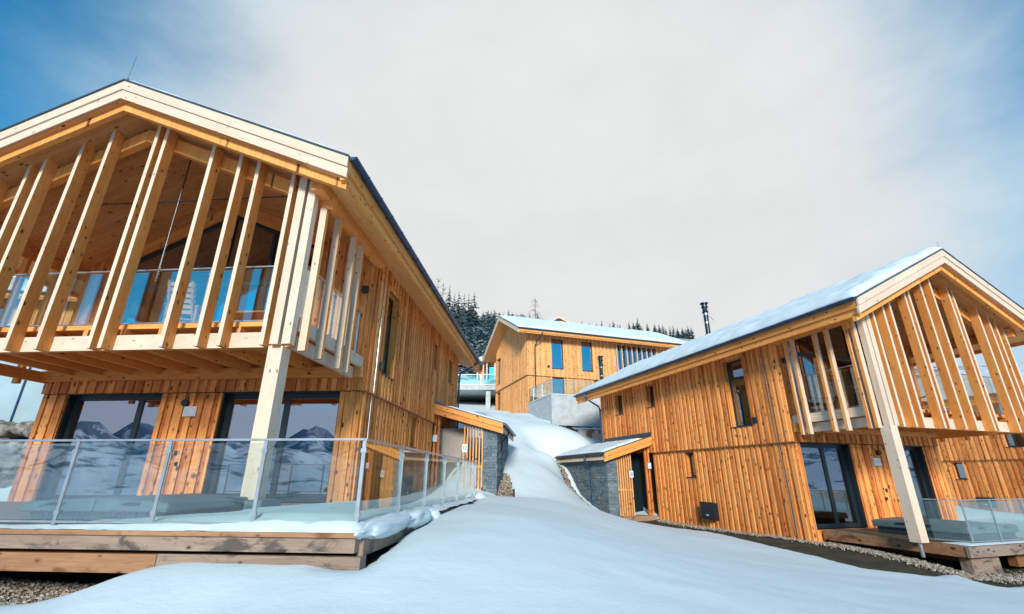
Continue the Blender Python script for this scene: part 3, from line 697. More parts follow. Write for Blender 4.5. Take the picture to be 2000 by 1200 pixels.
# poster board standing inside the right chalet's loggia
pb_ = tag(empty('poster_board', FB.w(3.16, 3.05, 3.615), YB), 'dark board with orange script lettering standing behind the loggia glass', 'board')
m_ = MB(); m_.box(0, .03, 0, .78, 0, 1.22); bd = m_.build('board', M_PANEL, pb_)
text('Simo', .17, bd, M_OTEXT, (-.004, .36, .62), (R(90), 0, R(-90)), 1.1)
text('RESOR', .075, bd, M_GTEXT, (-.004, .36, .5), (R(90), 0, R(-90)), 1.6)

# ------------------------------------------------------------------ plainer chalets
def plain_chalet(name, label, o, yaw, L, W, zE, zR, zg, front_wins, gable_wins, over=1.0, snow=.2, band=2.74, clad=W_CLAD2, drip=True, ends=1.2, det=False, dp=None):
    """long wall along +x at y=0 facing -y, gable at x=0 facing -x, ridge along x"""
    root = tag(empty(name, o, yaw), label, 'chalet', 'timber chalets with snowy roofs')
    yr = W/2
    # roof is modelled in a turned frame: u->y, v->x
    top = lambda u: zR-(zR-zE)/(yr+over)*abs(u-yr)
    rr = empty('roof_frame', (0, 0, 0)); 
    bpy.data.objects.remove(rr)
    T = .45
    sf = MB()
    for ua, ub in ((-over+.05, yr), (yr, W+over-.05)):
        n = 12 if det else 1
        for k in range(n):
            a = -ends+.06+(L+2*ends-.1)*k/n; b_ = -ends+.06+(L+2*ends-.1)*(k+1)/n
            P = [(a, ua, top(ua)-T), (b_, ua, top(ua)-T), (b_, ub, top(ub)-T), (a, ub, top(ub)-T)]
            sf.hexa(P+[(x, y, top(y)-.04) for x, y, z in P], [(p[1], p[0], p[2]) for p in P+P])
    roof = sf.build('roof', W_SOF, root)
    b = MB()
    for ua, ub in ((-over, yr), (yr, W+over)):
        P = [(-ends-.03, ua, top(ua)-.03), (L+ends+.03, ua, top(ua)-.03), (L+ends+.03, ub, top(ub)-.03), (-ends-.03, ub, top(ub)-.03)]
        b.hexa(P+[(x, y, top(y)+.0) for x, y, z in P])
    b.build('roof_sheet', M_ROOF, roof)
    for ex, sg in ((-ends, 1), (L+ends, -1)):
        for ua, ub in ((-over, yr), (yr, W+over)):
            b = MB(); P = [(ex, ua, top(ua)-T), (ex+sg*.06, ua, top(ua)-T), (ex+sg*.06, ub, top(ub)-T), (ex, ub, top(ub)-T)]
            b.hexa(P+[(x, y, top(y)-.03) for x, y, z in P], [(p[1], p[0], p[2]) for p in P+P]); b.build('barge_board', W_PALE, root)
    b = MB(); b.box(-ends+.07, L+ends-.07, -over, -over+.05, zE-.3, zE-.03); b.box(-ends+.07, L+ends-.07, W+over-.05, W+over, zE-.3, zE-.03); b.build('eave_board', W_BEAM, root)
    g = MB(); n = 8; rad = .09; cy = -over-rad; cz = zE-.03
    pin = [(cy+math.cos(math.pi+math.pi*i/n)*rad, cz+math.sin(math.pi+math.pi*i/n)*rad) for i in range(n+1)]
    pout = [(cy+math.cos(math.pi+math.pi*i/n)*(rad-.012), cz+math.sin(math.pi+math.pi*i/n)*(rad-.012)) for i in reversed(range(n+1))]
    g.prism(pin+pout, 0, -ends-.05, L+ends+.05); g.build('gutter', M_GUT, root)
    for k, (ua, ub) in enumerate(((-over, yr+.02), (yr-.02, W+over))):
        P = lambda a, b, h, ua=ua, ub=ub: (-ends+(L+2*ends)*b, ua+(ub-ua)*a, top(ua+(ub-ua)*a)+.006+h)
        snow_sheet(P, 12, int(L/.35), snow, 'snow_layer', roof, amp=.3, seed=k+L)
    fl = lambda t, n, z: (t, -n, z); fg = lambda t, n, z: (-n, t, z)
    fu = lambda t, n, z: (t, -.045-n, z); gu = lambda t, n, z: (-.045-n, t, z)
    zs = top(0)-T
    ops = [q[:4] for q in front_wins]; opg = [q[:4] for q in gable_wins]
    b = MB(); boards(b, fl, 0, L, lambda t: zg, lambda t: band-.02, [q for q in ops if q[3] < band+.01], wa=.18, wb=.19)
    boards(b, fg, 0, W, lambda t: zg, lambda t: band-.02, [q for q in opg if q[3] < band+.01], wa=.18, wb=.19); b.build('lower_wall', clad, root)
    b = MB(); boards(b, fu, -.045, L, lambda t: band+.02, lambda t: zs+.02, [q for q in ops if q[3] > band+.01], wa=.18, wb=.19)
    boards(b, gu, -.045, W, lambda t: band+.02, lambda t: top(t)-T+.02, [q for q in opg if q[3] > band+.01], wa=.18, wb=.19); b.build('upper_wall', clad, root)
    b = MB(); b.box(.2, L, W-.1, W, zg, zs); b.box(L-.1, L, 0.1, W-.1, zg, zs); b.prism([(.2, zs-.1), (W-.2, zs-.1), (yr, top(yr)-T-.1)], 0, L-.1, L)
    b.box(.25, .32, .3, W-.1, zg, zs-.2); b.box(.3, L-.1, .28, .34, zg, zs-.2); b.build('rear_wall', W_CLAD, root)
    b = MB(); b.box(-.1, L, -.11, .02, band-.018, band+.012); b.box(-.11, -.0, 0, W, band-.0181, band+.0121); b.build('drip_ledge', W_DARK, root)
    for q in front_wins: window(root, fu if q[3] > band else fl, *q[:4], 1, glass=G_WIN, bars=q[4] if len(q) > 4 else (), depth=.12)
    for q in gable_wins: window(root, gu if q[3] > band else fg, *q[:4], 1, glass=G_WIN2, bars=q[4] if len(q) > 4 else (), depth=.12)
    if dp is not None:
        b = MB(); x = dp
        b.tube([(x, cy, zE-.06), (x, cy, zE-.35), (x-.2, -over*.5, zE-.85), (x-.3, -.16, zE-1.2), (x-.3, -.16, zE-1.5), (x-.3, -.16, -.2)], .055, 10); b.build('downpipe', M_GUT, root)
    return root
chC = plain_chalet('chalet', 'timber chalet in the middle of the lane end with a concrete terrace', FC.w(0, 0, 0), YB, 15.5, 9.1, 6.5, 9.3, -2.6,
    [(2.26, 3.3, 3.46, 6.1), (5.08, 6.15, 3.46, 6.1), (8.5, 13.0, 3.46, 6.1, (9.4, 10.3, 11.2, 12.1)), (2.26, 3.32, .3, 2.7), (6.2, 7.2, .3, 2.7)],
    [(7.4, 8.6, 3.4, 6.0), (7.45, 8.7, .2, 2.6)], over=1.1, snow=.26, dp=.95, det=True)
# louvres over the wide window, flue, wall spots
for k in range(9):
    b = MB(); x = 8.55+k*.53; b.box(x, x+.07, -.22, -.08, 3.35, 6.1); b.build('louvre', W_PALE, chC)
b = MB(); b.tube([(1.9, -.14, 3.6), (1.9, -.04, 3.6)], .1, 12); b.build('wall_lamp', M_BOX, chC)
flue('flue_pipe', FC, 6.75, -.42, 2.0, 4.8, .14, chC, False)
b = MB()
for z in (3.0, 4.1): b.bar((6.75, -.42, z), (7.5, -.06, z), .02, .02)
b.build('pipe_bracket', M_STEEL, chC)

# terrace in front of the middle chalet
def thing(name, label, cat, F_, loc, group=None, kind=None):
    return tag(empty(name, F_.w(*loc), F_.yaw), label, cat, group, kind)
te = thing('concrete_terrace', 'raised grey concrete terrace before the middle chalet', 'terrace', FC, (0, 0, 0))
b = MB(); b.prism([(.05, .9), (.05, -4.75), (9.5, -4.75), (9.5, -.12), (1.2, -.12)], 2, -1.78, .35)
b.build('retaining_wall', M_CONC, te)
b = MB(); b.prism([(.02, .9), (.02, -4.78), (9.52, -4.78), (9.52, -.1), (1.2, -.1)], 2, .353, .41); b.build('coping', M_CONC, te)
P = lambda a, c, h: (.06+9.4*a, -4.72+4.5*c, .412+h)
snow_sheet(P, 40, 20, .14, 'snow_layer', te, amp=.5)
rl_ = thing('terrace_railing', 'glass and steel railing along the edge of the raised concrete terrace', 'railing', FC, (0, 0, 0))
ps = [(.12, .8), (.12, -1.), (.12, -2.8), (.12, -4.65)]+[(.12+i*1.8, -4.65) for i in range(1, 6)]
railing(rl_, 1, [(.12, .8), (.12, -4.65), (9.3, -4.65)], .42, 1.55, ps, 'rail')
b = tag(empty('retaining_wall', FC.w(1.6, -6.0, -3.35), YB), 'low concrete retaining wall stained brown below the middle terrace', 'retaining wall')
m, t, out = mat('stained_concrete'); o_ = N(t, 'ShaderNodeTexCoord').outputs['Object']
nz_ = NOISE(t, N(t, 'ShaderNodeMapping', inp={'Vector': o_, 'Scale': (1.6, 1, .25)}).outputs[0], 1.3, 4)
pbsdf(t, out, Base_Color=MIX(t, RANGE(t, nz_, .54, .58), (.55, .53, .47, 1), (.26, .17, .08, 1)), Roughness=.9)
q = MB(); q.box(0, 10, 0, .5, -1.2, 1.25); q.build('wall_block', m, b)
P = lambda a, c, h: (10*a, .5*c-.05, 1.25+h); snow_sheet(P, 40, 5, .12, 'snow_layer', b, amp=.6)

# chalet with carport behind, seen in the gap between the left and the middle chalet
FD = Fr((-9.5, 52, 6.2), .04)
chD = tag(empty('chalet', FD.o, FD.yaw), 'distant chalet with a snowy terrace above a dark carport, seen in the gap', 'chalet', 'timber chalets with snowy roofs')
b = MB(); b.box(-6, 14, 0, 8, 3.0, 3.55); b.build('terrace_slab', M_CONC, chD)
b = MB(); b.box(-6, 14, 7.5, 8, -1, 3.0); b.box(-6, 14, 1, 7.5, -1, -.5); b.build('carport', M_CARP, chD)
for x in (-2.5, 1.2, 6.6, 11.5):
    b = MB(); b.box(x, x+.5, .3, .8, -1, 3.0); b.build('column', M_CONC, chD)
P = lambda a, c, h: (-6+20*a, .15+3.6*c, 3.552+h); snow_sheet(P, 60, 12, .75, 'snow_layer', chD, amp=.35)
b = MB(); boards(b, lambda t_, n, z: (t_, 4-n, z), 5.4, 14, lambda t_: 3.5, lambda t_: 6.9, [(6, 9, 4.0, 6.6)], wa=.3, wb=.3); b.build('wall', W_CLAD, chD)
window(chD, lambda t_, n, z: (t_, 4-n, z), 6, 9, 4.0, 6.6, 1, glass=G_WIN, bars=(7.5,))
for x in (5.2, 5.9, 6.3, 7.3, 7.8, 9.6):
    b = MB(); b.box(x, x+.16, 2.9, 3.15, 4.0, 7.0); b.build('slat', W_PALE, chD)
railing(chD, 1, [(-6, .1), (14, .1)], 3.55, 4.75, [(-6+i*2.4, .1) for i in range(9)], 'terrace_railing')
for (xa, za, xb, zb_) in ((4.9, 6.8, 9.7, 8.8), (9.7, 8.8, 14.5, 6.8)):
    b = MB(); b.hexa([(xa, 2, za-.4), (xb, 2, zb_-.4), (xb, 14, zb_-.4), (xa, 14, za-.4), (xa, 2, za), (xb, 2, zb_), (xb, 14, zb_), (xa, 14, za)]); r_ = b.build('roof', W_PALE, chD)
    P = lambda a, c, h, xa=xa, za=za, xb=xb, zb_=zb_: (xa+(xb-xa)*a, 1.95+12*c, za+(zb_-za)*a+.01+h); snow_sheet(P, 20, 20, .3, 'snow_layer', r_, amp=.3)
b = MB(); b.prism([(5.4, 6.9), (14., 6.9), (9.7, 8.5)], 1, 4.1, 4.5); b.build('gable_wall', W_CLAD2, chD)
plain_chalet('chalet', 'far chalet whose small gable peeps over the middle chalet roof', (14.2, 92, 25.2), -math.pi/2, 12, 9, 3.5, 6.3, -4, [], [(3.5, 5.2, .5, 2.)], band=2.9, snow=.3)
chF = plain_chalet('chalet', 'chalet at the far left behind the boulder wall, seen through the loggia', (-36, 24, 4.6), -.15, 14, 9, 5.2, 8.2, -2.5,
    [(2, 3, 3.3, 5.), (6, 7, 3.3, 5.), (10, 12.5, .4, 2.5)], [], snow=.35)
# grey panelled outbuilding at the left edge
ob = tag(empty('outbuilding', (-24.5, 16.6, 1.75), .0), 'outbuilding of pale blue-grey panels at the left edge', 'outbuilding')
b = MB(); b.box(0, 8.5, 0, 5, 0, 3.0); b.build('wall', M_GRP, ob)
b = MB()
for i in range(7): b.box(i*1.4-.03, i*1.4+.03, -.04, 0, 0, 2.8)
b.box(0, 8.5, -.07, .0, 2.8, 3.0); b.build('panel_rib', M_GUT, ob)
b = MB(); b.box(-.3, 8.8, -.5, 5.2, 3.0, 3.25); rf = b.build('roof', M_ROOF, ob)
P = lambda a, c, h: (-.3+9.1*a, -.5+5.7*c, 3.26+h); snow_sheet(P, 30, 20, .3, 'snow_layer', rf)

# ------------------------------------------------------------------ decks
dk = tag(empty('timber_deck', FA.o, YA), 'raised timber terrace deck in front of the left chalet, on heavy grey and brown beams', 'deck')
b = MB(); y = .03
while y < 6.05:
    b.box(-12.2, -.02, y, min(y+.14, 6.06), -.045, 0); y += .146
y = 6.06
while y < 9.4:
    b.box(-2.6, -.02, y, y+.14, -.045, 0); y += .146
b.build('boards', W_DECK, dk)
b = MB(); b.box(-12.2, .03, -.02, .02, -.048, .005); b.build('edge_board', W_BROWN, dk)
b = MB(); b.box(-12.2, .0, .02, .16, -.21, -.05); b.build('upper_beam', W_GREY, dk)
b = MB(); b.box(-12.2, -2.42, .08, .26, -.46, -.26); b.build('lower_beam', W_BROWN, dk)
b = MB(); b.box(-2.41, .06, .08, .26, -.465, -.255); b.build('lower_beam', W_GREY, dk)
b = MB(); b.box(-.03, .05, .16, 9.4, -.26, -.046); b.build('side_beam', W_GREY, dk)
b = MB()
for x in (-11, -9.2, -7.4, -5.6, -3.8, -1.2): b.box(x, x+.12, .27, 6., -.24, -.05)
b.box(-12, -.2, .6, .75, -.5, -.245); b.box(-12, -.2, 3, 3.15, -.5, -.245); b.box(-.5, -.2, .5, 9, -.6, -.3); b.build('joists', W_DARK, dk)
ra = tag(empty('deck_railing', FA.o, YA), 'glass railing with steel posts round the left chalet terrace deck', 'railing')
ps = [(-.05-i*1.285, .12) for i in range(9)]+[(-.05, 1.71), (-.05, 3.25), (-.05, 4.83), (-.05, 6.37), (-.05, 7.85), (-.05, 9.1)]
railing(ra, 1, [(-10.4, .12), (-.05, .12), (-.05, 9.1)], .0, 1.05, ps, 'rail', gb=.1, gt=.04)

dkb = tag(empty('timber_deck', FB.o, YB), 'low timber terrace deck under the right chalet loggia', 'deck')
b = MB(); y = 1.64
while y < 5.5:
    b.box(3.02, 11.5, y, min(y+.14, 5.56), -.045, 0); y += .146
b.build('boards', W_DECK, dkb)
b = MB(); b.box(2.98, 3.06, 1.66, 5.5, -.26, -.046); b.build('side_beam', W_BROWN, dkb)
b = MB(); b.box(2.96, 11.5, 1.58, 1.655, -.25, -.005); b.build('front_beam', W_GREY, dkb)
b = MB(); b.box(3.2, 4.3, 1.75, 2.0, -.68, -.27); b.build('support_block', W_GREY, dkb)
b = MB(); b.box(5.3, 11.3, 1.9, 2.1, -.6, -.27); b.box(4.0, 4.15, 2.2, 5.4, -.5, -.26); b.build('joists', W_DARK, dkb)
rb = tag(empty('deck_railing', FB.o, YB), 'glass railing with steel posts on the right chalet deck', 'railing')
railing(rb, 1, [(3.06, 2.75), (3.40, 1.7), (11.2, 1.7)], 0., 1.05, [(3.40, 1.7), (4.55, 1.7), (5.9, 1.7), (7.3, 1.7), (8.7, 1.7), (10.1, 1.7)], 'rail', gb=.1, gt=.04)

# ------------------------------------------------------------------ hot tubs
def tub(label, F_, x0, x1, y0, y1, h):
    t_ = tag(empty('hot_tub', F_.w((x0+x1)/2, (y0+y1)/2, 0), F_.yaw), label, 'hot tub', 'covered hot tubs on the decks')
    a, c = (x1-x0)/2, (y1-y0)/2
    b = MB(); b.box(-a+.1, a-.1, -c+.1, c-.1, .005, h*.42)
    n = 26
    for i in range(n):
        x = -a+.1+(2*a-.2)*(i+.15)/n; b.box(x, x+(2*a-.2)/n*.7, -c+.085, -c+.1, .02, h*.4); b.box(x, x+(2*a-.2)/n*.7, c-.1, c-.085, .02, h*.4)
        y = -c+.1+(2*c-.2)*(i+.15)/n; b.box(-a+.085, -a+.1, y, y+(2*c-.2)/n*.7, .02, h*.4); b.box(a-.1, a-.085, y, y+(2*c-.2)/n*.7, .02, h*.4)
    b.build('cabinet', M_TUBSIDE, t_)
    # cover: two halves with a shallow fold, skirt and handles
    for s_ in (-1, 1):
        b = MB(); x_in, x_out = s_*.006, s_*a
        zt = h; zo = h-.05
        P = [(x_in, -c, h*.42+.003), (x_out, -c, h*.42+.003), (x_out, c, h*.42+.003), (x_in, c, h*.42+.003), (x_in, -c+.03, zt), (x_out-s_*.03, -c+.03, zo), (x_out-s_*.03, c-.03, zo), (x_in, c-.03, zt)]
        b.hexa(P); o = b.build('cover', M_TUBTOP, t_)
        md = o.modifiers.new('b', 'BEVEL'); md.width = .035; md.segments = 3
        q = MB(); q.box(s_*a*.5-.12, s_*a*.5+.12, -c-.012, -c+.012, h*.72, h*.82); q.build('handle', M_BOX, o)
    q = MB(); q.box(-a-.012, -a+.01, -.4, -.15, h*.7, h*.8); q.box(-a-.012, -a+.01, .3, .55, h*.7, h*.8); q.build('handle', M_BOX, t_)
    return t_
tub('covered grey-green hot tub on the left chalet deck', FA, -5.15, -2.95, .72, 2.75, .33)
tub('covered blue-green hot tub on the right chalet deck beside the post', FB, 4.05, 6.25, 2.08, 4.65, .42)
st_ = tag(empty('tub_step', FA.w(-2.62, 2.6, 0), YA), 'small grey-green step beside the left hot tub', 'step')
b = MB(); b.box(-.25, .2, -.3, .3, .005, .10); b.box(-.25, .05, -.3, .3, .102, .24); b.build('tread', M_TUBTOP, st_)

# ------------------------------------------------------------------ loggia furniture
def chair(label, F_, x, y, z, yaw, group=None):
    t_ = tag(empty('deck_chair', F_.w(x, y, z), F_.yaw+yaw), label, 'chair', group)
    for s_ in (-1, 1):
        b = MB(); b.bar((s_*.3, .25, 0), (s_*.3, .32, .62), .05, .07, side=(1, 0, 0)); b.build('leg', W_BEAM, t_)
        b = MB(); b.bar((s_*.3, -.3, 0), (s_*.3, -.3, .6), .05, .07, side=(1, 0, 0)); b.build('leg', W_BEAM, t_)
        b = MB(); b.bar((s_*.3, -.38, .62), (s_*.3, .38, .62), .09, .035, side=(1, 0, 0)); b.build('armrest', W_BEAM, t_)
    b = MB()
    for i in range(6): b.box(-.28, .28, -.34+i*.1, -.26+i*.1, .40-i*.015, .425-i*.015)
    b.build('seat', W_BEAM, t_)
    b = MB()
    for s_ in (-.24, .24): b.bar((s_, .28, .3), (s_, .62, 1.12), .04, .05, side=(1, 0, 0))
    for i in range(6):
        k = i/5; b.bar((-.28, .30+.27*k, .48+.56*k), (.28, .30+.27*k, .48+.56*k), .03, .09)
    b.build('backrest', W_BEAM, t_)
    return t_
chair('slatted wooden deck chair in the left chalet loggia', FA, -6.0, 3.75, 3.6, 2.9)
chair('slatted wooden deck chair in the right chalet loggia', FB, 6.6, 3.9, 3.6, .5)
def table(label, F_, x, y, z):
    t_ = tag(empty('table', F_.w(x, y, z), F_.yaw), label, 'table')
    b = MB()
    for i in range(6): b.box(-.9, .9, -.42+i*.14, -.29+i*.14, .70, .74)
    b.build('table_top', W_BEAM, t_)
    for sx in (-1, 1):
        for sy in (-1, 1):
            b = MB(); b.box(sx*.8-.04, sx*.8+.04, sy*.34-.04, sy*.34+.04, 0, .698); b.build('leg', W_BEAM, t_)
    return t_
table('wooden table behind the glass of the left chalet loggia', FA, -4.6, 4.6, 3.6)
table('dark wooden table behind the glass of the right chalet loggia', FB, 5.0, 4.3, 3.6)

# ------------------------------------------------------------------ ground
CT = []
def cp(p, dz=0): CT.append((p[0], p[1], p[2]+dz))
# around the left deck
for x, y, z in ((.15, -.1, -.50), (.2, .6, -.36), (.2, 1.9, -.24), (.2, 3.5, -.15), (.25, 6, -.12), (.2, 9.3, -.08), (-.8, -.15, -.52), (-2, -.1, -.49), (-2.6, -.15, -.56), (-3.2, 0, -.74), (-3.9, -.2, -.82), (-3.6, -.9, -.86), (-2.4, -.9, -.72), (-1.2, -.8, -.72),
                (-4.8, .0, -.8), (-6.5, 0, -.82), (-9, 0, -.8), (-13, 0, -.75), (-4, 1.5, -.85), (-4, 3, -.8), (-9, 3, -.75), (-1, 3, -.6), (-1.5, 7, -.4), (-6, 9, -.4), (-6, 16, .4),
                (1.0, 12.8, -.22), (.6, 13.6, -.27), (.55, 14.6, .05), (.6, 15.7, .45), (.6, 17.4, .95), (.5, 19.5, 1.6), (-3, 22, 3.0), (-2.4, 11, .0), (-1.2, 10, -.05),
                (-12.5, 10.2, 2.35), (-12.5, 7.4, -.5), (-16, 7.4, -.5), (-11, 8.4, -.4), (-20, 10.4, 2.4), (-16, 13, 2.6), (-20, 5, -.2), (-13, 5, -.4), (-30, 5, -.2)): cp(FA.w(x, y, z))
# around the right chalet
for x, y, z in ((2.3, 13.6, -.30), (2.3, 10, -.36), (2.3, 6.7, -.32), (2.3, 5.6, -.33), (2.4, 3, -.42), (2.6, 1.6, -.6), (4.5, 1.2, -.72), (7, 1.0, -.72), (10, 1, -.6), (6, 3.5, -.6), (9, 4, -.5), (16, 2, -.4),
                (-.25, 14.1, -.12), (-.25, 15.8, .42), (-.25, 17.3, 1.1), (-.25, 18.6, 2.15), (-.2, 20, 2.3), (1.0, 13.8, -.3), (4, 21, 2.4), (8, 21, 2.4), (11.5, 10, .5), (11, 7, 0.2), (14, 10, .3), (13, 6, 0.1), (5, 16, 1.), (16, 14, .8), (24, 18, 1.4), (30, 3, -.4)): cp(FB.w(x, y, z))
cp(FG.w(2.3, 11, -.4)); cp(FG.w(2.3, 7, -.4)); cp(FG.w(6, 14, 0)); cp(FG.w(6, 2, -.5))
# banks and lane
for p in ((0, 0, -1.68), (0, 3, -1.55), (2.2, 6, -1.50), (-3, 3, -1.5), (-6, 2, -1.7), (-5.2, 5.3, -1.50), (-4, 4.2, -1.56), (-8, 5.5, -1.6), (4, 4, -1.75), (8, 4, -1.9), (14, 4, -2.1), (2, 10, -1.24), (1.2, 14, -1.0), (4.5, 9, -1.72), (7, 10, -1.98), (6, 14, -1.9), (3.6, 15, -1.45), (1.5, 18.5, -.95),
          (3.8, 19.5, -1.45), (5.5, 19, -1.85), (3.0, 21.5, -1.1), (1.9, 24, .1), (2.2, 27, 1.0), (.9, 27, 1.35), (1.8, 30, 2.3), (2.2, 33, 3.45), (-.5, 27, 1.9), (.4, 29, 2.35), (0, 31.5, 3.35), (-1, 32, 3.9), (3.6, 29.5, 1.9), (5, 31, 2.05), (9, 35, 2.4), (-6, 38, 5), (-10, 45, 6.2), (-20, 45, 7), (-5, 50, 6.8), (20, 40, 3.), (35, 45, 4.0), (20, 60, 9),
          (0, -6, -2.0), (-10, -6, -2.2), (10, -6, -2.4), (-25, -6, -2.4), (30, -6, -2.6), (-30, 25, 3.2), (-20, 30, 4.2), (-36, 40, 6.5), (50, 20, -.5), (50, 40, 2.5), (-40, 60, 9), (0, 60, 9), (40, 60, 8)): cp(p)
for x, y, z in ((-.3, -.3, -.55), (-.6, 3, .0-.3), (.5, -1.5, -1.0), (0.1, -4.9, -1.75), (4, -6.6, -3.35), (7, -6.6, -3.6), (0, 10.2, .75), (-1, 5, .3), (-3, -1, -.9), (0, -8, -2.7), (5, -12, -4.)): cp(FC.w(x, y, z))
CT = np.array(CT)
def rbf(c, reg=.02):
    X = c[:, :2]; n = len(X)
    d = np.linalg.norm(X[:, None]-X[None], axis=2)
    K = np.where(d > 0, d**2*np.log(d+1e-9), 0)+np.eye(n)*reg
    Pm = np.hstack([np.ones((n, 1)), X]); A = np.block([[K, Pm], [Pm.T, np.zeros((3, 3))]])
    w_ = np.linalg.solve(A, np.concatenate([c[:, 2], np.zeros(3)])); return X, w_
XC, WC = rbf(CT)
def ground(q):
    q = np.atleast_2d(q).astype(float); out = np.empty(len(q))
    for s in range(0, len(q), 4000):
        p = q[s:s+4000]; d = np.linalg.norm(p[:, None]-XC[None], axis=2)
        out[s:s+4000] = (d**2*np.log(d+1e-9))@WC[:-3]+WC[-3]+p@WC[-2:]
    return out
# bare patches (polygons in plan) where the snow has melted or was never laid
def frame_poly(F_, pts): return [tuple(F_.w(x, y, 0))[:2] for x, y in pts]
BARE = [
    frame_poly(FA, [(-13, .1), (-3.0, .1), (-2.7, .25), (-2.5, .5), (-.35, .4), (-.3, .2), (-.1, .16), (.08, .12), (.12, .6), (.10, 1.4), (.0, 2.2), (-.1, 9.3), (-2.6, 9.3), (-2.6, 6), (-13, 6)]),
    frame_poly(FA, [(-14, .3), (-2.75, .3), (-2.95, .12), (-3.3, .02), (-3.9, -.22), (-5, -.4), (-7.0, -.6), (-14, -.7)]),
    frame_poly(FA, [(.05, 13.9), (.35, 13.45), (.75, 13.6), (.85, 14.3), (.6, 15.4), (.35, 16.4), (.05, 17)]),
    frame_poly(FB, [(-.1, 14.1), (-.1, 19), (-.62, 18.8), (-.8, 16.5), (-.55, 14.2)]),
    [(x*.945, y*.945) for x, y in ((4.95, 25.9), (5.5, 24.2), (6.61, 21.91), (7.71, 19.26), (8.15, 15.53), (8.68, 12.84), (9.64, 12.32), (10.87, 12.89), (10.5, 11.5), (12.2, 12.3), (15, 14))]+frame_poly(FB, [(11, 5.5), (2.75, 5.75), (2.75, 13.8), (.6, 14.3)]),
    frame_poly(FC, [(.0, -4.8), (-.3, -4.6), (.3, -6.), (2, -5.4), (2, -4.6)]),
]
def sdist(q, poly):
    """signed distance, negative inside"""
    P = np.array(poly); n = len(P); dmin = np.full(len(q), 1e9); ins = np.zeros(len(q), bool)
    for i in range(n):
        a = P[i]; b = P[(i+1) % n]; ab = b-a; t_ = np.clip(((q-a)@ab)/(ab@ab), 0, 1)
        dmin = np.minimum(dmin, np.linalg.norm(q-(a+t_[:, None]*ab), axis=1))
        c = ((a[1] > q[:, 1]) != (b[1] > q[:, 1])) & (q[:, 0] < (b[0]-a[0])*(q[:, 1]-a[1])/(b[1]-a[1]+1e-12)+a[0]); ins ^= c
    return np.where(ins, -dmin, dmin)
def fnoise(q, s, seed=0): return np.array([noise.noise(Vector((x*s, y*s, seed))) for x, y in q])
def grid_mesh(name, xs, ys, mat_, snow=False):
    X, Y = np.meshgrid(xs, ys); q = np.stack([X.ravel(), Y.ravel()], 1); z = ground(q)
    sd_ = np.min([sdist(q, p) for p in BARE], axis=0)
    if snow:
        sd_ = sd_+.05*fnoise(q, 2.6)+.03*fnoise(q, 7, 4)
        th = .13*np.sqrt(np.clip((sd_+.03)/.35, 0, 1))
        z = z+th+.035*fnoise(q, .45, 3)+.012*fnoise(q, 1.7, 5)-.06*np.clip(1-sd_/1.2, 0, 1)*0
    else: z = z-.0+.012*fnoise(q, 6, 2)-.03
    nx, ny = len(xs), len(ys)
    I = np.arange(nx*ny).reshape(ny, nx); F4 = np.stack([I[:-1, :-1], I[:-1, 1:], I[1:, 1:], I[1:, :-1]], -1).reshape(-1, 4)
    if snow: F4 = F4[(sd_[F4].min(1) > -.09)]
    me = bpy.data.meshes.new(name); me.from_pydata(np.column_stack([q, z]).tolist(), [], F4.tolist())
    me.materials.append(mat_); me.polygons.foreach_set('use_smooth', [True]*len(me.polygons))
    bm = bmesh.new(); bm.from_mesh(me); bmesh.ops.delete(bm, geom=[v for v in bm.verts if not v.link_faces], context='VERTS'); bm.to_mesh(me); bm.free()
    o = bpy.data.objects.new(name, me); COL.objects.link(o); return tag(o, kind='structure')
def steps(pairs):
    out = [pairs[0][0]]
    for a, b, s in pairs:
        n = max(1, int(round((b-a)/s))); out += [a+(b-a)*i/n for i in range(1, n+1)]
    return np.array(out)
xs = steps([(-45, -16, .8), (-16, -8, .3), (-8, 13, .11), (13, 24, .3), (24, 60, .9)])
ys = steps([(-8, 3, .4), (3, 13, .11), (13, 32, .16), (32, 44, .3), (44, 62, .8)])
grid_mesh('snow_ground', xs, ys, M_SNOW, True)
grid_mesh('earth_ground', steps([(-20, 20, .35)]), steps([(3, 36, .35)]), M_EARTH)

# pebbles: countless small stones
def pebbles(name, label, pts_fn, n, r0, r1, seed):
    rg = random.Random(seed); V = []; Fs = []
    base = [Vector(p).normalized() for p in ((1, 0, 0), (-1, 0, 0), (0, 1, 0), (0, -1, 0), (0, 0, 1), (0, 0, -1), (.7, .7, .5), (-.7, .6, .5), (.6, -.7, .5), (-.7, -.7, .5))]
    bm = bmesh.new()
    for b in base: bm.verts.new(b)
    h = bmesh.ops.convex_hull(bm, input=bm.verts); bm.verts.index_update(); bf = [[v.index for v in f.verts] for f in bm.faces]; bv = [v.co.copy() for v in bm.verts]; bm.free()
    q = np.array([pts_fn(rg) for _ in range(n)]); z = ground(q); rdv = []
    for (x, y), zz in zip(q, z):
        r = rg.uniform(r0, r1); M = Matrix.Rotation(rg.uniform(0, 6.28), 3, 'Z') @ Matrix.Rotation(rg.uniform(-.6, .6), 3, 'X'); sc = Vector((r*rg.uniform(.8, 1.5), r, r*rg.uniform(.5, .8)))
        b0 = len(V); V += [tuple(M @ Vector((v.x*sc.x, v.y*sc.y, v.z*sc.z))+Vector((x, y, zz+r*.1+rg.uniform(-.02, .02)))) for v in bv]; Fs += [[b0+i for i in f] for f in bf]; rdv += [rg.random()]*len(bv)
    me = bpy.data.meshes.new(name); me.from_pydata(V, [], Fs); me.materials.append(M_PEBR)
    a = me.attributes.new('rnd', 'FLOAT', 'POINT'); a.data.foreach_set('value', rdv)
    o = bpy.data.objects.new(name, me); COL.objects.link(o); return tag(o, label, 'gravel', kind='stuff')
